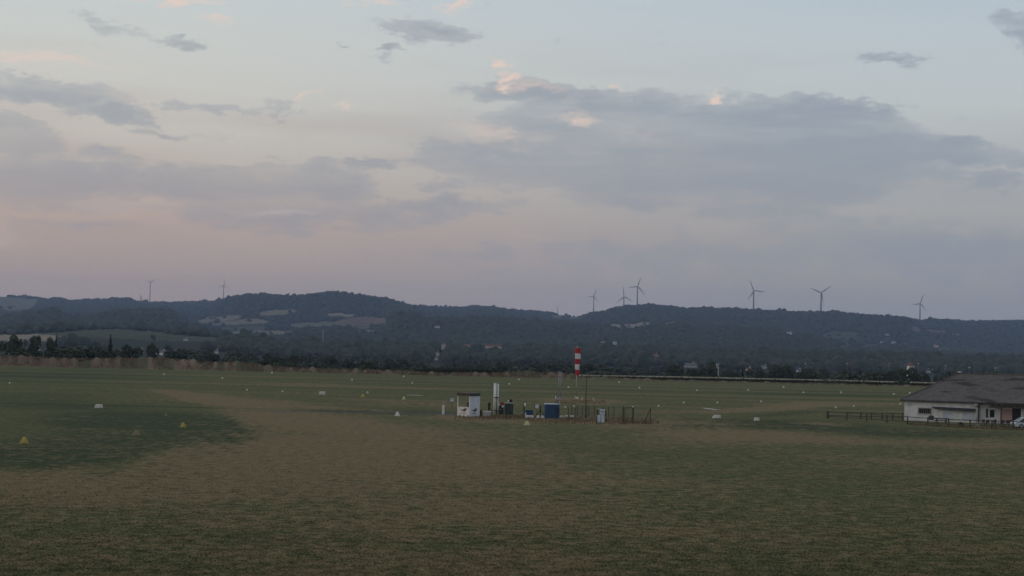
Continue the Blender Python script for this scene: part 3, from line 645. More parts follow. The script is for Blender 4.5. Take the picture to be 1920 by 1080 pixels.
def maize(x0, x1, d0, d1, zt, n, nm, label, tas):
    px = rng.uniform(x0, x1, n); d = rng.uniform(d0, d1, n); top = at(px, zt(px), d); P = top.copy(); P[:, 2] -= 2.3 + 0*px
    a = rng.random(n)*6.28; h = rng.uniform(.2, 1, n)
    P2 = P.copy(); P2[:, 2] += rng.uniform(0, 1.5, n); hh = np.minimum(rng.uniform(.7, 1.2, n), top[:, 2] - P2[:, 2] - .1)
    blades(nm, P2, hh, rng.uniform(.25, .5, n), M['maize'], label, 'maize', .25)
    if tas:
        m = n // 3; Q = top[:m].copy(); Q[:, 2] -= .42
        blades('maize_tassels', Q, rng.uniform(.30, .42, m), rng.uniform(.2, .4, m), M['tassel'], 'pale tassels along the top of the maize field at the right', 'maize tassels', .15)
maize(1085, 1765, 596, 640, prof([(1085,702.5),(1240,705),(1500,710.5),(1740,716.5),(1765,717)]), 52000, 'maize', 'dark maize field in a long strip behind the bank right of the windsock', True)
maize(778, 938, 566, 590, prof([(778,691),(860,690),(937,694)]), 22000, 'maize', 'dark green maize block on the airfield edge left of the windsock', False)

# ---------------------------------------------------------------- wind turbines and masts on the ridge
def turbine(hub, base_px, tips, d, label):
    hx, hy = hub; h = at(hx, hy, d); b = terr(base_px, d); zb = float(b[2])
    e = empty('wind_turbine', (h[0], h[1], zb), 0, label, 'wind turbine', 'wind turbines on the ridge')
    H = float(h[2]) - zb
    L = np.mean([math.hypot(tx-hx, ty-hy) for tx, ty in tips[:2]]) * d / F; k = L / 45
    MB().tube([(0,3*k,-3),(0,3*k,H*.5),(0,3*k,H-1.4*k)], [3.4*k,2.9*k,2.4*k], 12).build('tower', M['turbine'], e, True)
    MB().box((0,3.2*k,H+.3*k), (3.6*k,9*k,3.6*k), bev=.6*k).build('nacelle', M['turbine'], e)
    hb = MB().tube([(0,-1.6*k,H),(0,-2.8*k,H),(0,-3.8*k,H)], [1.8*k,1.5*k,.4*k], 10).build('hub', M['turbine'], e, True)
    a0 = [math.atan2(-(ty-hy), tx-hx) for tx, ty in tips]
    for tx, ty in tips:
        a = math.atan2(-(ty-hy), tx-hx) + ROLL; ln = max(math.hypot(tx-hx, ty-hy) * d / F, L*.9); ln = min(ln, L*1.1)
        ux, uz = math.cos(a), math.sin(a); nx, nz = -uz, ux; bl = MB(); vs = []; fs = []
        secs = [(.02,.9,.9),(.08,.9,.8),(.2,1.9,.5),(.45,1.45,.32),(.75,.95,.2),(1.0,.35,.08)]
        for (t, c, th) in secs:
            for (s_, y_) in ((-c*.35, 0), (0, -th/2), (c*.65, 0), (0, th/2)):
                vs.append((ux*ln*t + nx*s_*2.5*k, -2.6*k + y_*k*2, H + uz*ln*t + nz*s_*2.5*k))
        for i in range(len(secs)-1):
            for q in range(4): fs.append((i*4+q, i*4+(q+1) % 4, i*4+4+(q+1) % 4, i*4+4+q))
        fs += [(3,2,1,0), (20,21,22,23)]
        bl.add(vs, fs).build('blade', M['turbine'], e, True)
TURB = [((281.7,530),280,[(274,523.5),(292,523),(282.6,541.5)],9800,'leftmost wind turbine, two blades raised in a wide V'),
        ((419.5,535.5),419,[(422.5,523.5),(411,539.5),(429,542.5)],9600,'small wind turbine just left of the tallest wooded hill'),
        ((1113.5,555.5),1112.5,[(1119,541),(1100,557),(1121,566)],9400,'wind turbine at the left foot of the rounded hill right of centre'),
        ((1170,556),1169.5,[(1169,537),(1157,567),(1187,565.5)],8600,'wind turbine half hidden behind the hill, left of the tallest one'),
        ((1195.5,537),1194.5,[(1202.5,519),(1177.5,539),(1209,553)],8200,'tallest wind turbine, standing on the rounded hill right of centre'),
        ((1413.5,545),1412.5,[(1406,526),(1435,548),(1402,561.5)],7800,'wind turbine alone on the tree lined ridge with one blade level to the right'),
        ((1540,549),1538.5,[(1520,540),(1559,536),(1543,568)],7500,'wind turbine with two blades raised in a V and one along its tower, right ridge'),
        ((1725.5,569),1725,[(1732,550),(1710.5,571),(1736.5,583.5)],8300,'rightmost wind turbine, rising from the dip in the ridge')]
for t in TURB: turbine(*t)
def lattice(name, px, py_top, py_base, d, w, label, cat, matl, arms=()):
    b = at(px, py_base, d); t = at(px, py_top, d); H = float(t[2]-b[2])
    e = empty(name, b, 0, label, cat); m = MB(); tk = max(.12, d / F * .35)
    for sx in (-1, 1):
        for sy in (-1, 1): m.tube([(sx*w, sy*w, -2), (sx*w*.35, sy*w*.35, H)], tk*.6, 4)
    k = 7
    for i in range(k):
        z0, z1 = H*i/k, H*(i+1)/k; a0, a1 = w*(1-.65*i/k), w*(1-.65*(i+1)/k); s = 1 if i % 2 else -1
        m.tube([(-s*a0,-a0,z0),(s*a1,-a1,z1)], tk*.4, 4); m.tube([(-s*a0,a0,z0),(s*a1,a1,z1)], tk*.4, 4)
    m.build('lattice', matl, e)
    for (f, ln) in arms: MB().box((0,0,H*f), (ln, tk, tk)).build('cross_arm', matl, e)
lattice('radio_mast', 1045, 575, 592, 7950, 2.2, 'slim radio mast on the low ridge left of the turbines', 'mast', M['steel'], ((.97,5),))
lattice('pylon', 264, 554, 569, 8650, 4, 'power pylon on the left ridge beside the leftmost wind turbine', 'pylon', M['steel'], ((.95,12),(.8,16),(.65,12)))
lattice('radio_mast', 605, 617, 655, 2400, 1.0, 'thin pale lattice mast in the woods below the central hill', 'mast', M['steel'], ((.98,2.5),))
#lattice('radio_mast', 1766, 570, 603, 7500, .9, 'faint thin mast on the ridge right of the rightmost turbine', 'mast', M['steel'])
lamps = [(1510,682),(1588,682),(1667,681),(1722,682),(1772,686),(1817,689),(1748,693),(1866,690)]
for i, (px, py) in enumerate(lamps):
    d = 1700.0; t = at(px, py, d); b = terr(px, d); H = float(t[2]-b[2]); H = max(H, 5)
    e = empty('street_lamp', (t[0], t[1], float(t[2])-H), 0, f"lit street lamp on the far right valley road, {ORD[i]} from the left", 'street lamp', 'street lamps in the valley')
    MB().tube([(0,0,-1),(0,0,H),(.0,-.8,H+.15)], [.12,.08,.06], 6).build('post', M['steel'], e)
    MB().box((0,-1.0,H+.12), (.42,.7,.22), bev=.06).build('lamp_head', M['lamp'], e)

# ---------------------------------------------------------------- runway markers
def pyramid(name, px, py, wpx, hpx, matl, label, group):
    p = gp(px, py); s = p[1] / F; w, h = wpx*s, hpx*s; e = empty(name, p, random.uniform(-.2, .2), label, 'marker', group)
    t = w*.14; m = MB()
    m.add([(-w/2,-w*.35,0),(w/2,-w*.35,0),(w/2,w*.35,0),(-w/2,w*.35,0),(-t,-t*.6,h),(t,-t*.6,h),(t,t*.6,h),(-t,t*.6,h)], [(3,2,1,0),(0,1,5,4),(1,2,6,5),(2,3,7,6),(3,0,4,7),(4,5,6,7)])
    m.build('marker_body', matl, e)
    MB().box((0,0,.02), (w*1.06, w*.8, .036)).build('base_rim', matl, e)
YG = 'yellow marker pyramids'
for a in (('marker_pyramid',45,831,16,12,M['yellow'],'largest bright yellow marker pyramid in the dark grass at far left',YG),
          ('marker_pyramid',343,801,12,9,M['yellow'],'bright yellow marker pyramid in the dark green patch left of the tan track',YG),
          ('marker_pyramid',255,816,14,10,M['beige'],'dull beige marker pyramid between the two bright yellow ones',YG),
          ('marker_pyramid',311,780,6,6,M['beige'],'small dull beige marker pyramid beyond the dark green patch',YG),
          ('marker_pyramid',680,745,8,7,M['yellow'],'small yellow marker pyramid right of the white trough marker on the runway',YG),
          ('marker_pyramid',757,749,7,6,M['paleyellow'],'small pale yellow marker pyramid left of the white strip on the grass',YG),
          ('marker_pyramid',988,797,12,8,M['paleyellow'],'pale yellow marker pyramid in front of the fuel station fence',YG),
          ('marker_pyramid',858,788,9,6,M['beige'],'dull beige marker pyramid in front of the fuel kiosk',YG),
          ('marker_pyramid',1303,797,7,5,M['beige'],'faint beige marker pyramid right of the fuel station fence',YG),
          ('marker_pyramid',1532,797,6,5,M['beige'],'faint beige marker pyramid in front of the paddock fence',YG),
          ('marker_pyramid',745,780,10,8,M['markwhite'],'large white marker pyramid left of the fuel kiosk','white marker pyramids'),
          ('marker_pyramid',1338,784,5,5,M['markwhite'],'small white marker cone touching the white trough marker',
           'white marker pyramids')): pyramid(*a)
def trough(px, py, wpx, hpx, label):
    p = gp(px, py); s = p[1] / F; w, h = wpx*s, hpx*s; e = empty('trough_marker', p, .05, label, 'marker', 'long white trough markers')
    MB().prism([(-w/2,0),(w/2,0),(w*.38,h),(-w*.38,h)], 'y', -.25, .25).build('marker_body', M['markwhite'], e)
    MB().box((0,0,.015), (w*1.03,.56,.026)).build('base_rim', M['beige'], e)
trough(185,765,15,7,'long white trough marker alone on the grass at left'); trough(604,740,13,6,'long white trough marker on the runway left of centre')
trough(1345,784,14,6,'long white trough marker right of the fuel station, beside a small cone'); trough(1419,789,10,6,'rounded white trough marker left of the paddock fence')
WM = [(18,719),(226,689),(308,703),(417,710),(463,732),(530,735),(510,700),(660,713),(757,707),(773,719),(689,737),(955,721),(973,713),(1066,727),(1161,718),(1199,728),(1187,764),(1235,762),(1282,756),(1345,756),(1427,754),(1307,733),(1403,732.5),(1506.5,737),(1577,737),(1676,740),(1706,738),(1723,739),(1688,758),(1567,765),(1601,762.5),(1469,727),(1060,764),(1076,763),(1083,748)]
rows = {'far': [], 'middle': [], 'near': []}
for px, py in WM:
    d = gp(px, py)[1]; rows['far' if d > 405 else 'middle' if d > 318 else 'near'].append((px, py))
rowtxt = {'far': 'in the row near the far airfield edge', 'middle': 'in the middle row on the runway', 'near': 'in the nearest row of small dots'}
for r_, lst in rows.items():
    for i, (px, py) in enumerate(sorted(lst)):
        p = gp(px, py); s = p[1] / F; r = 1.8 * s
        e = empty('runway_marker', p, 0, f"small white runway marker {rowtxt[r_]}, {ORD[i]} from the left", 'marker', 'small white runway markers')
        MB().tube([(0,0,.0),(0,0,.03)], r*1.15, 12).build('base_rim', M['markwhite'], e)
        MB().tube([(0,0,.03),(0,0,r*.7),(0,0,r*1.3),(0,0,r*1.65)], [r,r*.85,r*.55,r*.15], 12).build('marker_body', M['markwhite'], e, True)
def ground_strip(a, b, c, label):
    A, B = gp(*a), gp(*b); v = B - A; L = float(np.linalg.norm(v)); e = empty('ground_marker_strip', A, math.atan2(v[1], v[0]), label, 'marker strip')
    MB().box((L*.25,0,.04), (L*.5-.02,c,.07)).build('board', M['concrete'], e); MB().box((L*.75,0,.045), (L*.5-.02,c*.8,.07)).build('board', M['concrete'], e)
ground_strip((766,741),(791,742),1.2,'thin white strip lying on the runway right of centre left'); ground_strip((1322,766),(1346,769),.9,'thin white strip lying on the grass right of the fuel station')

# the paved path left of the fuel station
def path():
    top = [(480,770.4),(560,771),(640,772),(720,772.6),(800,774),(852,776)]; bot = [(852,778.4),(800,776),(720,774.4),(640,773.4),(560,772.2),(480,771.2)]
    V = [gp(*q) for q in top + bot]; n = 6
    o = np_mesh('path', np.array([(v[0], v[1], .004) for v in V]), np.array([(11-i, 10-i, i+1, i) for i in range(5)]), M['asphalt']); tag(o, kind='structure')
path()

# ---------------------------------------------------------------- windsock
def windsock():
    b = gp(1080.5, 747); d = b[1]; s = d / F
    e = empty('windsock', b, 0, 'red and white striped windsock hanging limp from its white pole', 'windsock')
    H = float(at(1083, 652, d)[2])
    MB().tube([(0,0,0),(0,0,2.0)], [.07,.065], 10).build('lower_pole', M['beige'], e, True)
    MB().tube([(0,0,2.0),(0,0,H+.1)], [.075,.05], 10).build('pole', M['white'], e, True)
    MB().tube([(0,0,0),(0,0,.35)], [.32,.26], 10).build('base_block', M['concrete'], e)
    MB().tube([(0,0,H+.1),(0,0,H+.28),(0,0,H+.36)], [.05,.10,.03], 8).build('finial', M['paleyellow'], e, True)
    hoop = MB(); hoop.tube([(.08+.52*math.cos(t*math.pi/8)-.0, .52*math.sin(t*math.pi/8), H-.05) for t in range(17)], .035, 6); hoop.build('hoop', M['steel'], e)
    m = MB(); n = 18; zs = np.linspace(0, 1, 26); vs = []
    for t in zs:
        r = .52 - .18*t; cx = .06 + .05*t
        for k in range(n):
            a = 2*math.pi*k/n; rr = r * (1 + .09*math.sin(3*a + t*7) + .07*math.sin(5*a - t*13) + .05*math.sin(t*23 + a)); vs.append((cx + rr*math.cos(a), rr*.8*math.sin(a), H-.06 - 4.85*t))
    for i in range(25):
        band = min(int(i / 25 * 5), 4)
        for k in range(n): m.f.append((i*n+k, i*n+(k+1) % n, (i+1)*n+(k+1) % n, (i+1)*n+k)); m.m.append(band % 2)
    m.v = vs; m.build('sock', [M['red'], M['sockwhite']], e, True)
windsock()
for i, (px, py, hp, lean, lab) in enumerate(((1091,751,7,.1,'short white stake just right of the windsock pole foot'),(1115,753,7,-.4,'short white stake leaning left in the brown patch by the windsock'))):
    p = gp(px, py); s = p[1]/F; e = empty('stake', p, 0, lab, 'stake'); h = hp*s
    MB().tube([(0,0,-.1),(lean*h*1.2,0,h)], .06, 6).build('shaft', M['white'], e); MB().tube([(lean*h*1.2,0,h),(lean*h*1.25,0,h+.05)], .08, 6).build('cap', M['paleyellow'], e)

# ---------------------------------------------------------------- fuel station
def local(px, py, d=None):
    p = gp(px, py); return p, p[1] / F
def kiosk():
    p, s = local(880, 781.5); e = empty('fuel_kiosk', p, 0, 'white fuel kiosk with dark flat roof, open upper half and company emblem', 'kiosk')
    th = R(38); ca, sa = math.cos(th), math.sin(th)
    # nearest corner at the origin; face A runs left and back, face B runs right and back
    A = 1.9; B = 1.98; H = 2.62
    def fa(u, z, o=0.0): return (-u*ca - o*sa, u*sa - o*ca, z)          # along face A, o = outwards
    def fb(u, z, o=0.0): return (u*sa + o*ca, u*ca - o*sa, z)
    def slab(f, u0, u1, z0, z1, t=.05, o=0.0):
        m = MB(); v = [f(u, z, q) for q in (o, o-t) for (u, z) in ((u0,z0),(u1,z0),(u1,z1),(u0,z1))]
        return m.add(v, [(0,1,2,3),(7,6,5,4),(0,4,5,1),(1,5,6,2),(2,6,7,3),(3,7,4,0)])
    slab(fa, .06, A, .08, 1.22).build('front_panel', M['white'], e)
    slab(fa, .0, .10, .08, H, .1).build('corner_post', M['white'], e); slab(fa, A, A+.12, .08, H, .1).build('corner_post', M['white'], e)
    slab(fb, .10, B-.02, .08, H, .06).build('side_panel', M['panel'], e)
    slab(fb, B-.02, B+.08, .08, H, .1, .003).build('corner_post', M['white'], e)
    c = (-A/2*ca + B/2*sa, A/2*sa + B/2*ca)
    MB().box((c[0], c[1], .04), (A*1.02, B*1.02, .08), -th).build('floor_slab', M['concrete'], e)
    r = MB(); r.box((c[0], c[1], H+.19), (A+.16, B+.14, .36), -th, bev=.03); r.build('roof', M['fascia'], e)
    slab(fa, -.06, A+.14, H+.0, H+.33, .03, .10).build('fascia', M['maroon'], e)
    q = fa(.45, 0, -.75); MB().box((q[0], q[1], .95), (.75, .6, 1.75), -th, bev=.04).build('dispenser', M['black'], e)
    q = fa(1.3, 0, -1.6); MB().box((q[0], q[1], .8), (.5, .4, 1.45), -th).build('card_terminal', M['cabinet'], e)
    # emblem: a looping ribbon, with two lines of lettering beneath it
    def emblem(f, u0, parent_name, sgn):
        m = MB(); pts = []
        for i in range(25):
            t = i / 24; x = -.52 + 1.02*t; z = .86 + .05*math.sin(t*5) ; pts.append((x, z))
        rib = [( -.55,.88),(-.3,.82),(0,.80),(.28,.82),(.46,.90),(.42,1.0),(.26,1.02),(.12,.94),(.02,.84)]
        for i in range(len(rib)-1):
            (x0,z0),(x1,z1) = rib[i], rib[i+1]; w = .055 if i > 2 else .04 + .02*i
            dx, dz = x1-x0, z1-z0; l = math.hypot(dx, dz); nx, nz = -dz/l*w, dx/l*w
            v = [f(u0 + sgn*(x+a*nx), z+a*nz, o) for o in (.012+.001*i, .004) for (x, z, a) in ((x0,z0,1),(x0,z0,-1),(x1,z1,-1),(x1,z1,1))]
            m.add(v, [(0,1,2,3),(7,6,5,4),(0,4,5,1),(1,5,6,2),(2,6,7,3),(3,7,4,0)])
        m.build('emblem', M['logo_dark'], e)
        for txt, z, sz, dx in (('Total', .60, .27, -.26), ('Energies', .36, .25, -.48)):
            cu = bpy.data.curves.new('lettering', 'FONT'); cu.body = txt; cu.size = sz; cu.extrude = .004
            to = bpy.data.objects.new('lettering', cu); COL.objects.link(to)
            dg = bpy.context.evaluated_depsgraph_get(); me = bpy.data.meshes.new_from_object(to.evaluated_get(dg)); bpy.data.objects.remove(to)
            for v in me.vertices:
                x, y, zz = v.co; v.co = f(u0 + sgn*(x + dx), z + y, .010 + zz)
            me.materials.clear(); me.materials.append(M['logo_red']); o = bpy.data.objects.new('lettering', me); COL.objects.link(o); o.parent = e
    emblem(fa, A/2, 'front', -1); emblem(fb, B/2, 'side', 1)
kiosk()
def boxthing(name, px, py, wpx, hpx, dp, matl, label, cat, lid=None, rz=0.0, bev=.03, extra=None):
    p, s = local(px, py); w, h = wpx*s, hpx*s; e = empty(name, p, rz, label, cat)
    MB().box((0,dp/2,h/2), (w,dp,h), bev=bev).build('body', matl, e)
    if lid is not None: MB().box((0,dp/2,h+.035), (w*1.06,dp*1.08,.07), bev=.02).build('lid', lid, e)
    if extra: extra(e, w, h, dp)
    return e
# white bollard and the small sign
def bollard():
    p, s = local(831, 777); e = empty('bollard', p, 0, 'white bollard with grey top left of the fuel kiosk', 'bollard')
    MB().box((0,0,.62), (.30,.25,1.24), bev=.03).build('post', M['white'], e); MB().tube([(0,0,1.24),(0,0,1.7)], [.09,.07], 8).build('top', M['steel'], e)
bollard()
def sign():
    p, s = local(847, 766); e = empty('sign', p, 0, 'small white sign on a thin post behind the bollard', 'sign')
    MB().tube([(0,0,0),(0,0,1.3)], .03, 6).build('post', M['greenpost'], e); MB().box((0,-.05,1.23), (.52,.03,.44)).build('board', M['panel'], e)
    MB().box((0,-.068,1.28), (.40,.006,.05)).build('line', M['steel'], e)
sign()
def tubes():
    p, s = local(929.5, 777); e = empty('vent_stack', p, 0, 'tall pair of white vertical pipes clamped side by side', 'vent pipe')
    MB().tube([(-.16,0,0),(-.16,0,4.12)], .19, 14).build('pipe', M['white'], e, True); MB().tube([(.24,.05,0),(.24,.05,4.05)], .10, 12).build('pipe', M['white'], e, True)
    MB().tube([(.08,.1,0),(.08,.1,4.2)], .06, 8).build('pipe', M['steel'], e, True)
    for z in (2.25, .5): MB().box((.05,-.0,z), (.72,.44,.09)).build('clamp', M['black'], e)
    MB().tube([(-.16,0,4.12),(-.16,0,4.2)], [.22,.2], 14).build('cap', M['steel'], e)
tubes()
def leg_frame(e, w, h, dp):
    for sx in (-1, 1): MB().box((sx*w*.42, dp+.06, h*.5-.1), (.08,.08,h+.2)).build('leg', M['greenpost'], e)
boxthing('notice_board', 917, 775, 4.2, 20, .10, M['brown'], 'narrow dark brown board standing left of the white pipes', 'board', None, 0, .0, leg_frame)
boxthing('trough', 913, 781, 14.5, 9, .6, M['concrete'], 'low pale trough with lid between kiosk and white pipes', 'trough', M['white'])
boxthing('rusty_bin', 901, 780, 5, 10, .35, M['rust'], 'small rusty red bin at the right foot of the kiosk', 'bin', M['rust'])
def pump():
    p, s = local(939.5, 777); e = empty('fuel_pump', p, 0, 'narrow black fuel pump with red top and white round gauges', 'fuel pump')
    MB().box((0,0,.6), (.62,.4,1.2), bev=.04).build('body', M['black'], e); MB().box((.12,0,1.42), (.46,.36,.40), bev=.05).build('head', M['redpaint'], e)
    MB().box((-.26,-.03,1.2), (.14,.3,.42), bev=.03).build('side_panel', M['white'], e)
    MB().tube([(.20,-.24,1.08),(.20,-.20,1.08)], .15, 14).build('gauge', M['white'], e); MB().tube([(-.1,-.23,.62),(-.1,-.20,.62)], .08, 10).build('gauge', M['steel'], e)
    MB().tube([(.3,-.1,1.2),(.42,-.18,.7),(.36,-.2,.25),(.28,-.16,.1)], .025, 6).build('hose', M['rubber'], e, True)
pump()
def cab_door(e, w, h, dp):
    MB().box((-w*.02,-.012,h*.5), (w*.86,.02,h*.84)).build('door', M['cabinet'], e); MB().box((w*.3,-.035,h*.5), (.04,.03,.18)).build('handle', M['steel'], e)
boxthing('cabinet', 954, 777.5, 16, 21, .7, M['cabinet'], 'dark green equipment cabinet with pale flat lid', 'cabinet', M['concrete'], 0, .03, cab_door)
def lampbox():
    p, s = local(954, 777.5); e = empty('floodlight', (p[0]+.15, p[1]+.35, 21*s+.072), 0, 'black floodlight with white lens sitting on the green cabinet', 'lamp')
    MB().box((.05,0,.28), (.42,.3,.36), bev=.04).build('housing', M['black'], e); MB().tube([(-.2,-.1,.22),(-.27,-.13,.22)], [.13,.12], 12).build('lens', M['white'], e); MB().box((.05,0,.05), (.2,.2,.1)).build('foot', M['steel'], e)
lampbox()
def lamp_post():
    p, s = local(983, 781); e = empty('hose_reel_post', p, 0, 'dark post with white lamp on top left of the braced fence post', 'post')
    MB().tube([(0,0,0),(0,0,1.4)], .05, 8).build('post', M['black'], e); MB().tube([(.06,-.02,1.28),(.06,-.02,1.66),(.06,-.02,1.74)], [.13,.13,.05], 10).build('lamp', M['white'], e, True)
    MB().box((-.24,0,.95), (.16,.12,.5), bev=.02).build('control_box', M['beige'], e); MB().box((.17,-.02,.28), (.14,.12,.44), bev=.02).build('lower_box', M['white'], e)
lamp_post()
boxthing('pump_unit', 992, 778, 15, 8, .5, M['blue'], 'low dark blue pump unit on a white kerb left of the blue tank', 'pump', M['black'])
def dial():
    p, s = local(1006, 779); e = empty('round_sign', p, 0, 'round pale blue dial sign on a thin post left of the blue tank', 'sign')
    MB().tube([(0,0,0),(0,0,1.2)], .03, 6).build('post', M['greenpost'], e); MB().tube([(.03,-.03,1.22),(.03,-.07,1.22)], .27, 18).build('dial', M['panel'], e); MB().box((-.28,0,1.2), (.06,.08,.5)).build('bracket', M['black'], e)
dial()
for i, (px, py, w, h, lab) in enumerate(((992.5,784,15,5,'white kerb block at the foot of the dark blue pump unit'),(1014,784,15,4.5,'white kerb block left of the blue tank behind the braced post'),(1053,783.5,7,4,'white kerb block directly right of the blue tank'),(1063,781.5,5.5,3,'white kerb block right of the blue tank, the middle one'),(1073,782,6,3,'white kerb block right of the blue tank, the farthest right'))):
    p, s = local(px, py); e = empty('kerb_block', p, .02*i, lab, 'kerb block', 'white kerb blocks by the blue tank')
    MB().box((0,.15,h*s/2), (w*s,.3,h*s), bev=.04).build('block', M['white'], e); MB().box((0,.15,.03), (w*s*1.08,.36,.05)).build('footing', M['concrete'], e)
def tank():
    p, s = local(1035, 784.5); e = empty('fuel_tank', p, .05, 'square blue fuel tank with pale lid edge', 'tank')
    w, h, dp = 27.5*s, 26*s, 1.5
    MB().box((0,dp/2,h/2), (w,dp,h), bev=.05).build('body', M['blue'], e)
    MB().box((-.1,dp/2,h+.05), (w*.9,dp*1.03,.10), bev=.02).build('lid', M['panel'], e)
    for k in range(4): MB().box((-w/2 + w*(k+.5)/4,-.015,h*.5), (.05,.05,h*.88)).build('rib', M['blue'], e)
    MB().box((w*.36,-.05,h*.5), (.14,.12,.9)).build('valve_box', M['black'], e)
tank()
def mast():
    p, s = local(1048.2, 784); e = empty('antenna_mast', p, 0, 'tall grey twin tube mast with junction box beside the blue tank', 'mast')
    MB().tube([(0,0,0),(0,0,2.6)], .07, 8).build('pole', M['steel'], e, True)
    for sx in (-.13, .13): MB().tube([(sx,0,2.45),(sx,0,5.98)], .05, 8).build('tube', M['steel'], e, True)
    MB().box((0,0,2.5), (.44,.3,.42), bev=.03).build('junction_box', M['steel'], e)
    for z in (3.3, 4.2, 5.1, 5.85): MB().box((0,0,z), (.3,.05,.05)).build('rung', M['steel'], e)
    MB().box((-.35,0,2.62), (.3,.05,.05)).build('side_arm', M['steel'], e); MB().box((-.5,0,2.66), (.1,.1,.34), bev=.02).build('insulator', M['white'], e)
mast()
def thin_pole():
    p, s = local(1097.8, 787); e = empty('aerial_pole', p, 0, 'tall thin black aerial pole right of the windsock', 'pole')
    MB().tube([(0,0,0),(0,0,2.6),(0,0,5.6)], [.07,.05,.03], 8).build('pole', M['black'], e); MB().box((0,0,5.5), (.5,.03,.03)).build('cross_bar', M['black'], e); MB().box((0,0,.08), (.3,.3,.16)).build('footing', M['concrete'], e)
thin_pole()
def dispenser():
    p, s = local(1126.5, 793.5); e = empty('fuel_dispenser', p, 0, 'white two panel fuel dispenser in a black frame at the front of the fence', 'fuel pump')
    MB().box((0,.25,.52), (.98,.44,1.02), bev=.02).build('body', M['black'], e)
    for sx in (-.235, .235): MB().box((sx,.02,.54), (.41,.04,.9), bev=.015).build('door_panel', M['panel'], e)
    MB().box((.18,.22,1.36), (.64,.4,.62), bev=.03).build('display_head', M['panel'], e)
    for sx in (.05, .31): MB().box((sx,.01,1.4), (.18,.03,.22)).build('screen', M['steel'], e)
    MB().box((-.38,.22,1.36), (.09,.3,.62)).build('upright', M['black'], e); MB().box((-.28,.22,1.72), (.42,.34,.06)).build('cap', M['concrete'], e); MB().box((.53,.22,1.3), (.06,.36,.9)).build('upright', M['black'], e)
    MB().tube([(-.45,-.04,.9),(-.5,-.12,.4),(-.36,-.12,.18),(-.22,-.06,.3)], .025, 6).build('hose', M['rubber'], e, True)
dispenser()

def wire_fence(pts, hs, label, braces=(), wires=6, vert=0.35, thick=None):
    P = [gp(*q) for q in pts]; o = P[0]; e = empty('wire_fence', o, 0, label, 'fence'); loc = [p - o for p in P]
    for i, (p, h) in enumerate(zip(loc, hs)):
        r = (thick or {}).get(i, .045)
        MB().tube([(p[0],p[1],-.1),(p[0],p[1],h)], r, 6).build('post', M['greenpost'], e)
    for (i, dx, fr) in braces:
        p = loc[i]; MB().tube([(p[0],p[1],hs[i]*fr),(p[0]+dx,p[1]+.05,.0)], .05, 6).build('brace', M['greenpost'], e)
    for i in range(len(loc)-1):
        a, b = loc[i], loc[i+1]; m = MB(); h = min(hs[i], hs[i+1]) - .06; L = np.linalg.norm(b-a)
        for k in range(wires): z = .08 + (h-.08)*k/(wires-1); m.tube([(a[0],a[1],z),(b[0],b[1],z)], .006, 4, cap=False)
        nv = max(1, int(L/vert))
        for k in range(1, nv): q = a + (b-a)*k/nv; m.tube([(q[0],q[1],.06),(q[0],q[1],h)], .006, 4, cap=False)
        m.build('mesh_panel', M['wire'], e)
wire_fence([(892,778.5),(921,781),(950,784),(981,785)], [1.6,1.0,1.35,1.8], 'dark green wire fence stretch between kiosk and lamp post', [(0,.55,.72)], 5, .3, {0:.085,2:.06})
wire_fence([(1012.5,786),(1041,787.5),(1065,788),(1078,788.5),(1100,789.5),(1119,791)], [1.75,1.5,1.5,1.55,1.9,1.5], 'wire fence stretch with an A braced post in front of the blue tank', [(0,-.78,.7),(0,.78,.7)], 6, .25, {0:.09})
wire_fence([(1136,792),(1168,793),(1187,793),(1219,794.5)], [1.5,2.0,1.95,1.95], 'wire fence end stretch with gate posts and a slanting brace', [(3,-.75,.95)], 7, .22, {1:.08,2:.07,3:.05})
wire_fence([(1072,781),(1082,781.5),(1092,782),(1104,782.5),(1114,783),(1130,783.5),(1141,784),(1151,784.5)], [1.45,1.5,1.45,1.5,1.55,1.5,1.5,1.5], 'back wire fence behind the white fuel dispenser', (), 7, .14)
MB_g = gp(1177, 793)
def gate():
    a, b = gp(1170, 793), gp(1186, 793); e = empty('gate', a, math.atan2(b[1]-a[1], b[0]-a[0]), 'narrow mesh gate hung between two thick dark posts', 'gate'); L = float(np.linalg.norm(b-a)); fr = MB()
    for z in (.12, 1.86): fr.box((L/2,0,z), (L-.1,.05,.06))
    for x in (.07, L-.07): fr.box((x,.0,1.0), (.05,.045,1.68))
    fr.build('frame', M['greenpost'], e); m = MB()
    for k in range(8): m.box((.1+(L-.2)*(k+.5)/8,0,.98), (.012,.012,1.7))
    m.build('mesh_panel', M['wire'], e); MB().box((L-.12,-.05,1.0), (.1,.05,.05)).build('latch', M['steel'], e)
gate()
# reddish weeds at the foot of the station and in the patch by the windsock
def weeds():
    a = []; 
    for (x0, x1, y0, y1, n) in ((852,1000,780,788,700),(985,1235,786,795,1300),(900,1000,780,786,700),(1050,1180,783,791,800),(1040,1136,751,757,700),(1160,1225,791,796,300)):
        px = rng.uniform(x0, x1, n); py = rng.uniform(y0, y1, n); a.append(gp(px, py))
    P = np.concatenate(a); n = len(P)
    blades('weeds', P, rng.uniform(.08, .5, n) * rng.random(n), rng.uniform(.03, .12, n), M['weed'], 'reddish dry weeds growing round the fuel station and windsock', 'weeds', .3)
weeds()

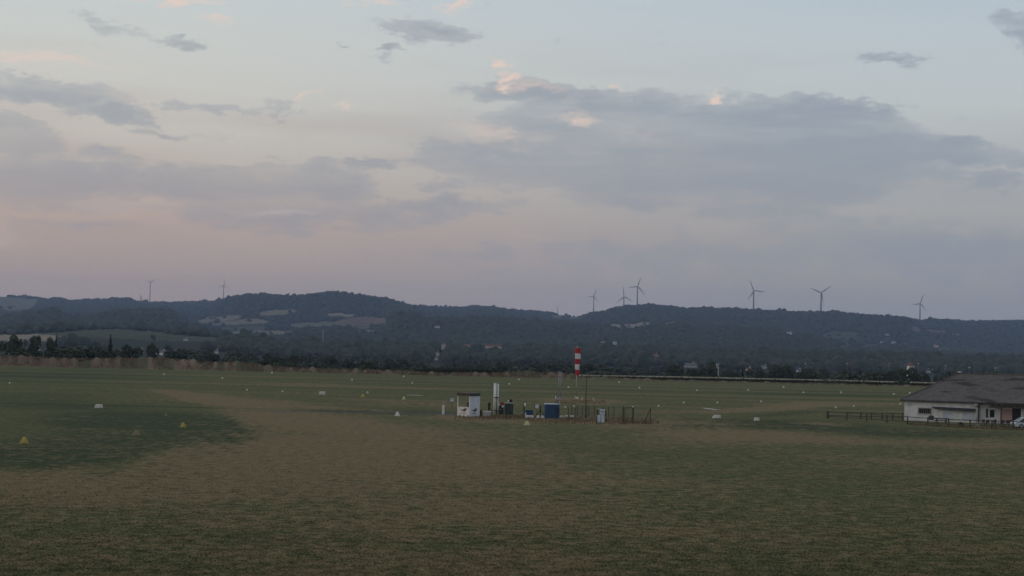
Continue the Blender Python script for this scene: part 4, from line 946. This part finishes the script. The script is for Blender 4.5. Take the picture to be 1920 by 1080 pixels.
def turf():
    n = 300000; u = rng.random(n); px = rng.uniform(-40, 1960, n); py = 770 + 315 * u ** .6
    P = gp(px, py); fg = np.clip((py - 840) / 240, 0, 1)
    pt = patch(px, py); dv = (blobs(px, py, DRY) * (1 - .7 * pt) - .08 * pt) * 1.45 + .15 + .27 * fg - .10 * np.clip((P[:, 1] - 260) / 150, 0, 1); lv = (blobs(px, py, LUSH) + .30 * pt * np.clip((py - 735) / 50, .2, 1)) * 1.25
    n = len(P); P[:, 2] = -.01; dv = dv + rng.normal(size=n) * .22; lv = lv + rng.normal(size=n) * .12
    h = rng.uniform(.012, .045, n); w = rng.uniform(.03, .10, n); a = rng.random(n) * 6.28; l = rng.normal(size=(n, 2)) * .9 * h[:, None]
    t = np.stack([np.cos(a), np.sin(a), 0*a], -1) * w[:, None] / 2; top = P + np.concatenate([l, h[:, None]], -1)
    V = np.stack([P - t, P + t, top + t*.4, top - t*.4], 1).reshape(-1, 3)
    o = np_mesh('grass', V, np.arange(4*n).reshape(n, 4), M['ground'], attrs={'dry': np.repeat(dv, 4), 'lush': np.repeat(lv, 4)}); tag(o, 'short mown grass tufts, partly dried, over the near airfield', 'grass', kind='stuff')
turf()

# ---------------------------------------------------------------- barn at the right
BA = math.atan2(-.4, 1.0); BO = np.array((54.95, 260.0, 0.0)); BX = np.array((math.cos(BA), math.sin(BA), 0)); BN = np.array((-math.sin(BA), math.cos(BA), 0))
def wl(px, py, off=0.0):                        # a point of the barn's front wall, in the barn's own axes (x along, z up)
    r = ray(px, py); o = BO + BN * off; t = ((o - CAM) @ BN) / (r @ BN); p = CAM + r * t
    return float((p - BO) @ BX), float(p[2])
def barn():
    e = empty('barn', BO, BA, 'long low white barn with a hipped old tile roof', 'barn')
    L, Dp, H = 30.0, 12.0, 2.85
    xs = wl(1834, 770)[0]                       # where the front steps back
    back = .7
    m = MB(); m.prism([(0,0),(xs,0),(xs,back),(L,back),(L,Dp),(0,Dp)], 'z', -.1, H); m.build('wall', M['wall'], e)
    ov = .45; z0 = H - .1; zr = 6.65; rx = 6.4
    r = MB()
    top = [(rx,Dp/2,zr),(L+ov-6,Dp/2,zr)]
    base = [(-ov,-ov,z0),(L+ov,-ov,z0),(L+ov,Dp+ov,z0),(-ov,Dp+ov,z0)]
    v = base + [(x,y,z+.16) for x,y,z in base] + top
    r.add(v, [(3,2,1,0),(0,1,5,4),(1,2,6,5),(2,3,7,6),(3,0,4,7),(4,5,9,8),(5,6,9),(6,7,8,9),(7,4,8)])
    rf = r.build('roof', M['tile'], e)
    rc = MB(); rc.tube([(rx,Dp/2,zr+.03),(L+ov-6,Dp/2,zr+.03)], .12, 8); rc.build('ridge_cap', M['tile'], rf)
    hc = MB(); hc.tube([(-ov,-ov,z0+.17),(rx,Dp/2,zr+.03)], .1, 8); hc.build('hip_cap', M['tile'], rf)
    MB().box((rx+.2,Dp/2-.1,zr+.2), (.5,.4,.25), bev=.05).build('ridge_vent', M['concrete'], rf)
    g = MB(); g.tube([(-ov-.02,-ov-.07,z0+.02),(L+ov,-ov-.07,z0-.04)], .075, 8); g.build('gutter', M['fascia'], e)
    # barred window
    x0, zt = wl(1722, 764.5); x1, zb = wl(1746, 776.5); cx, cz, w, h = (x0+x1)/2, (zt+zb)/2, x1-x0, zt-zb
    f = MB()
    for (a, b, c_, d_) in ((cx,zt,w+.16,.12),(cx,zb,w+.16,.12)): f.box((a,-.04,b), (c_,.12,d_))
    for a in (x0-.02, x1+.02): f.box((a,-.04,cz), (.12,.118,h-.12))
    win = f.build('window', M['concrete'], e); MB().box((cx,-.008,cz), (w-.08,.03,h-.12)).build('pane', M['glass'], win)
    for k in range(6): MB().box((x0 + w*(k+.8)/6.6,-.06,cz), (.03,.03,h-.13)).build('bar', M['steel'], win)
    # sign with two faded lines
    x0, zt = wl(1700.5, 754.5); x1, zb = wl(1709.5, 761.5); sg = MB().box(((x0+x1)/2,-.02,(zt+zb)/2), (x1-x0,.04,zt-zb)).build('sign', M['panel'], e)
    for k in (.3, .62): MB().box(((x0+x1)/2,-.044,zb+(zt-zb)*k), ((x1-x0)*.75,.006,.07)).build('line', M['steel'], sg)
    # panelled lean-to front with dark sloping canopy
    xa, za = wl(1749, 763); xb, zb_ = wl(1830, 766.5); xm, zm = wl(1825, 768)
    z_t = min(za, zb_) - .12
    n = 4
    for k in range(n):
        a, b = xa+.05+(xm-xa-.1)*k/n, xa+.05+(xm-xa-.1)*(k+1)/n
        MB().box(((a+b)/2,-.05,(z_t+.28)/2), (b-a-.03,.08,z_t-.28), bev=.015).build('sliding_panel', M['panel' if k % 2 else 'white'], e)
    c = MB(); c.add([(xa-.1,-.02,za+.05),(xb,-.02,zb_+.02),(xb,-.75,zb_-.18),(xa+.5,-.75,za-.1),(xa-.1,-.02,za-.07),(xb,-.02,zb_-.1),(xb,-.75,zb_-.36),(xa+.5,-.75,za-.25)], [(0,1,2,3),(7,6,5,4),(0,3,7,4),(3,2,6,7),(2,1,5,6),(1,0,4,5)])
    c.build('canopy', M['fascia'], e)
    # downpipe and round dish
    xd, zd = wl(1831, 765); MB().tube([(xd,-.1,.1),(xd,-.1,H-.2)], .09, 8).build('downpipe', M['white'], e, True)
    xd2, _ = wl(1834, 765); MB().tube([(xd2+.1,-.06,.1),(xd2+.1,-.06,H-.2)], .10, 8).build('downpipe', M['fascia'], e, True)
    xq, zq = wl(1831, 758); MB().tube([(xq,-.32,zq),(xq,-.42,zq),(xq,-.5,zq)], [.30,.34,.1], 16).build('round_lamp', M['concrete'], e, True)
    # recessed right part: shutter, window, door opening
    def rect(nm, pxa, pya, pxb, pyb, mt, dy=-.04, t=.08):
        x0, z0_ = wl(pxa, pya, back); x1, z1_ = wl(pxb, pyb, back); return MB().box(((x0+x1)/2, back+dy, (z0_+z1_)/2), (x1-x0, t, abs(z0_-z1_)), bev=.01).build(nm, M[mt], e)
    rect('shutter', 1849, 766.5, 1852.5, 783, 'maroon'); wn = rect('window', 1854, 767, 1865.5, 783.5, 'white', -.02, .06); x0, z0_ = wl(1856, 768, back); x1, z1_ = wl(1864.5, 782.5, back)
    MB().box(((x0+x1)/2, back-.055, (z0_+z1_)/2), (x1-x0,.02,z0_-z1_)).build('pane', M['glass'], wn)
    rect('pink_panel', 1877, 767, 1897, 788, 'pinkwall', -.015, .05); rect('doorway', 1898, 765, 1914, 789, 'black', -.02, .06); rect('door_post', 1915, 766, 1918, 789, 'white', -.05, .1)
    # pergola in front of it
    x0, z0_ = wl(1854, 765, -1.6); x1 = L - 4
    b = MB(); b.box(((x0+x1)/2,-1.6,2.28), (x1-x0,.14,.16)); b.box(((x0+x1)/2,-.3,2.40), (x1-x0,.12,.14)); b.build('pergola_beam', M['darkwood'], e)
    k = 0; x = x0 + .3
    rf2 = MB()
    while x < x1: rf2.box((x,-.6,2.50), (.08,2.5,.1)); x += .8
    rf2.build('pergola_rafters', M['darkwood'], e)
    for px in (1877, 1930):
        xp, _ = wl(px, 780, -1.6); MB().box((xp,-1.6,1.1), (.17,.16,2.2)).build('pergola_post', M['darkwood'], e)
        MB().tube([(xp,-1.6,1.75),(xp-.2,-1.6,2.05),(xp-.55,-1.6,2.2)], .05, 6).build('pergola_brace', M['darkwood'], e)
barn()

def rail_fence(pts, h, label, rails=(.42,.92)):
    o = pts[0]; e = empty('rail_fence', o, 0, label, 'fence', 'wooden paddock fences'); loc = [p - o for p in pts]
    for i, p in enumerate(loc):
        hh = h * random.uniform(.96, 1.05); MB().box((p[0],p[1],hh/2-.1), (.16,.14,hh+.2), random.uniform(-.2,.2), bev=.02).build('post', M['darkwood'], e)
    for r_ in rails:
        for i in range(len(loc)-1):
            a, b = loc[i], loc[i+1]; a2 = Vector((a[0],a[1]-.09,h*r_+random.uniform(-.02,.02))); b2 = Vector((b[0],b[1]-.09,h*r_+random.uniform(-.02,.02)))
            MB().tube([a2, b2], .052, 6).build('rail', M['darkwood'], e)
def row(lst): return [np.array(((at(px, 780, d))[0], d, 0.0)) for px, d in lst]
rail_fence(row([(1551,261),(1588,260.5),(1614,260),(1634,260),(1654,260),(1674,260),(1692.5,260)]), 1.0, 'back line of the dark wooden paddock fence ending at the barn corner')
rail_fence(row([(1553,259.4),(1588,256),(1625,252),(1663,248.5),(1702,245.5),(1740,242),(1779,239.5),(1819,237.5),(1860,236),(1900,235),(1945,233)]), 1.08, 'front line of the dark wooden paddock fence running past the barn', (.34,.92))
n = 1900; px = rng.uniform(1700, 1990, n); d = np.interp(px, [1700,1740,1819,1900,1990], [245.5,242,237.5,235,231]) + rng.uniform(-1.2, 2.2, n)
P = at(px, 780, d); P[:, 2] = 0
blades('fence_weeds', P, rng.uniform(.08, .40, n) * rng.random(n), rng.uniform(.05, .16, n), M['drygrass'], 'dry weeds along the front paddock fence', 'weeds', .3)
def spot(px, d): a = at(px, 790, d); return np.array((a[0], d, 0.0))
def picnic():
    e = empty('picnic_table', spot(1765, 250), BA, 'dark wooden picnic table in front of the white panels', 'table'); 
    t = MB(); 
    for k in range(4): t.box((0,-.3+.2*k,.76), (1.75,.18,.05))
    t.build('tabletop', M['darkwood'], e)
    for sy in (-.75, .75): MB().box((0,sy,.44), (1.75,.26,.05)).build('bench', M['darkwood'], e)
    for sx in (-.6, .6):
        MB().tube([(sx,-.75,0),(sx,-.25,.74)], .05, 6).build('leg', M['darkwood'], e); MB().tube([(sx,.75,0),(sx,.25,.74)], .05, 6).build('leg', M['darkwood'], e); MB().box((sx,0,.38), (.06,1.6,.08)).build('cross_bar', M['darkwood'], e)
picnic()
def bbq():
    e = empty('barbecue', spot(1746, 249), 0, 'dark round kettle barbecue left of the picnic table', 'barbecue')
    MB().tube([(0,0,.5),(0,0,.56),(0,0,.72),(0,0,.84)], [.1,.3,.38,.4], 16).build('bowl', M['cabinet'], e, True); MB().tube([(0,0,.85),(0,0,1.0),(0,0,1.12),(0,0,1.17)], [.4,.36,.2,.05], 16).build('lid', M['cabinet'], e, True)
    for k in range(3): a = k*2.1+.4; MB().tube([(.2*math.cos(a),.2*math.sin(a),.56),(.34*math.cos(a),.34*math.sin(a),0)], .025, 6).build('leg', M['steel'], e)
bbq()
def tyre():
    e = empty('half_buried_tyre', spot(1833, 240), 0, 'white painted tyre half sunk in the ground by the downpipe', 'tyre')
    MB().tube([(.27*math.cos(t*math.pi/12),0,.27*math.sin(t*math.pi/12)-.02) for t in range(13)], .085, 10).build('tread', M['markwhite'], e, True); MB().tube([(.17*math.cos(t*math.pi/12),-.03,.17*math.sin(t*math.pi/12)-.02) for t in range(13)], .03, 8).build('bead', M['rubber'], e, True)
tyre()
def crate():
    e = empty('black_crate', spot(1802, 242), .2, 'small black crate lying by the fence left of the white tyre', 'crate')
    MB().box((0,0,.2), (.6,.4,.36), bev=.04).build('body', M['black'], e); MB().box((0,0,.40), (.64,.44,.04)).build('rim', M['rubber'], e); MB().box((-.05,.0,.5), (.3,.2,.16), bev=.03).build('bundle', M['fascia'], e)
crate()
def table(px, d, lab):
    e = empty('garden_table', spot(px, d), BA, lab, 'table', 'garden tables under the pergola')
    MB().box((0,0,.72), (1.4,.8,.05), bev=.015).build('tabletop', M['darkwood'], e)
    for sx in (-.6,.6):
        for sy in (-.3,.3): MB().box((sx,sy,.35), (.06,.06,.70)).build('leg', M['darkwood'], e)
table(1858, 246, 'garden table under the pergola, the left one of two'); table(1888, 245, 'garden table under the pergola, the right one of two')
def chair():
    e = empty('garden_chair', (0,0,0), 0)
    MB().box((0,0,.44), (.46,.44,.04), bev=.015).build('seat', M['maroon'], e); b = MB(); b.box((0,.22,.72), (.44,.04,.42), bev=.015); b.build('backrest', M['maroon'], e)
    for sx in (-.2,.2):
        MB().tube([(sx,-.19,0),(sx,-.19,.43)], .018, 6).build('leg', M['black'], e); MB().tube([(sx,.24,0),(sx,.2,.93)], .018, 6).build('leg', M['black'], e)
    return e
c0 = chair()
CH = [(1846,243.5,.4),(1852,242.8,2.9),(1863,243,3.5),(1870,246,1.6),(1880,243,3.0),(1888,242.5,3.3),(1895,243.2,2.7),(1900,245.5,1.2)]
for i, (px, d, a) in enumerate(CH):
    c = c0 if i == 0 else copy_thing(c0); c.location = V3(spot(px, d)); c.rotation_euler = (0,0,a)
    tag(c, f"dark red garden chair round the tables under the pergola, {ORD[i]} from the left", 'chair', 'garden chairs under the pergola')
def car():
    e = empty('parked_car', spot(1929, 238.5), .10, 'silver car parked by the barn, only its sloping left end in view', 'car')
    b = MB(); W = .86
    low = [(-2.12,.32),(-2.12,.62),(-2.02,.82),(-1.55,.90),(1.6,.92),(2.1,.8),(2.14,.55),(2.1,.3)]
    b.prism(low, 'y', -W, W); body = b.build('body', M['car'], e)
    g = MB(); cab = [(-1.72,.905),(-.95,1.38),(.35,1.42),(1.35,.925)]; n = 4
    g.add([(x, s*(W-.06 if z < 1 else W-.24), z) for s in (-1,1) for x, z in cab], [(0,1,2,3),(7,6,5,4),(0,4,5,1),(2,6,7,3),(3,7,4,0)]); g.build('window', M['glass'], e)
    MB().add([(x, s*(W-.22), z) for s in (-1,1) for x, z in ((-1.0,1.375),(-.9,1.43),(.3,1.46),(.42,1.4))], [(0,1,2,3),(7,6,5,4),(0,4,5,1),(1,5,6,2),(2,6,7,3),(3,7,4,0)]).build('roof', M['car'], e)
    for s in (-1, 1):
        for (xa, za, xb, zb) in ((-1.72,.91,-.95,1.39),(1.35,.92,.35,1.43)): MB().tube([(xa,s*(W-.07),za),(xb,s*(W-.22),zb)], .045, 6).build('pillar', M['car'], e)
        for x in (-1.3, 1.32):
            w = MB().tube([(x,s*(W-.2),.32),(x,s*(W+.01),.32)], .32, 20).build('wheel', M['rubber'], e); MB().tube([(x,s*(W+.0),.32),(x,s*(W+.025),.32)], .2, 14).build('rim', M['steel'], w)
        MB().box((-2.08,s*.6,.70), (.14,.36,.14), bev=.03).build('headlight', M['white'], e)
    MB().box((-2.14,0,.46), (.12,1.6,.2), bev=.04).build('bumper', M['fascia'], e); MB().box((-2.13,0,.68), (.06,.7,.12)).build('grille', M['black'], e)
car()

# ---------------------------------------------------------------- morning haze
def haze():
    o = MB().box((0, 5400, 185), (14000, 16400, 450)).build('haze', None); tag(o, kind='stuff'); o['label'] = 'thin morning haze filling the air over the valley'; o['category'] = 'haze'
    m = bpy.data.materials.new('haze_air'); m.use_nodes = True; nt = m.node_tree; nt.nodes.clear()
    v = nt.nodes.new('ShaderNodeVolumePrincipled'); v.inputs['Color'].default_value = HAZE_COL; v.inputs['Density'].default_value = HAZE_D; v.inputs['Anisotropy'].default_value = 0.0
    out = nt.nodes.new('ShaderNodeOutputMaterial'); nt.links.new(v.outputs[0], out.inputs['Volume'])
    o.data.materials.clear(); o.data.materials.append(m); o.display_type = 'WIRE'
HAZE_D, HAZE_COL = 5.6e-5, (.47, .63, 1.0, 1)
haze()
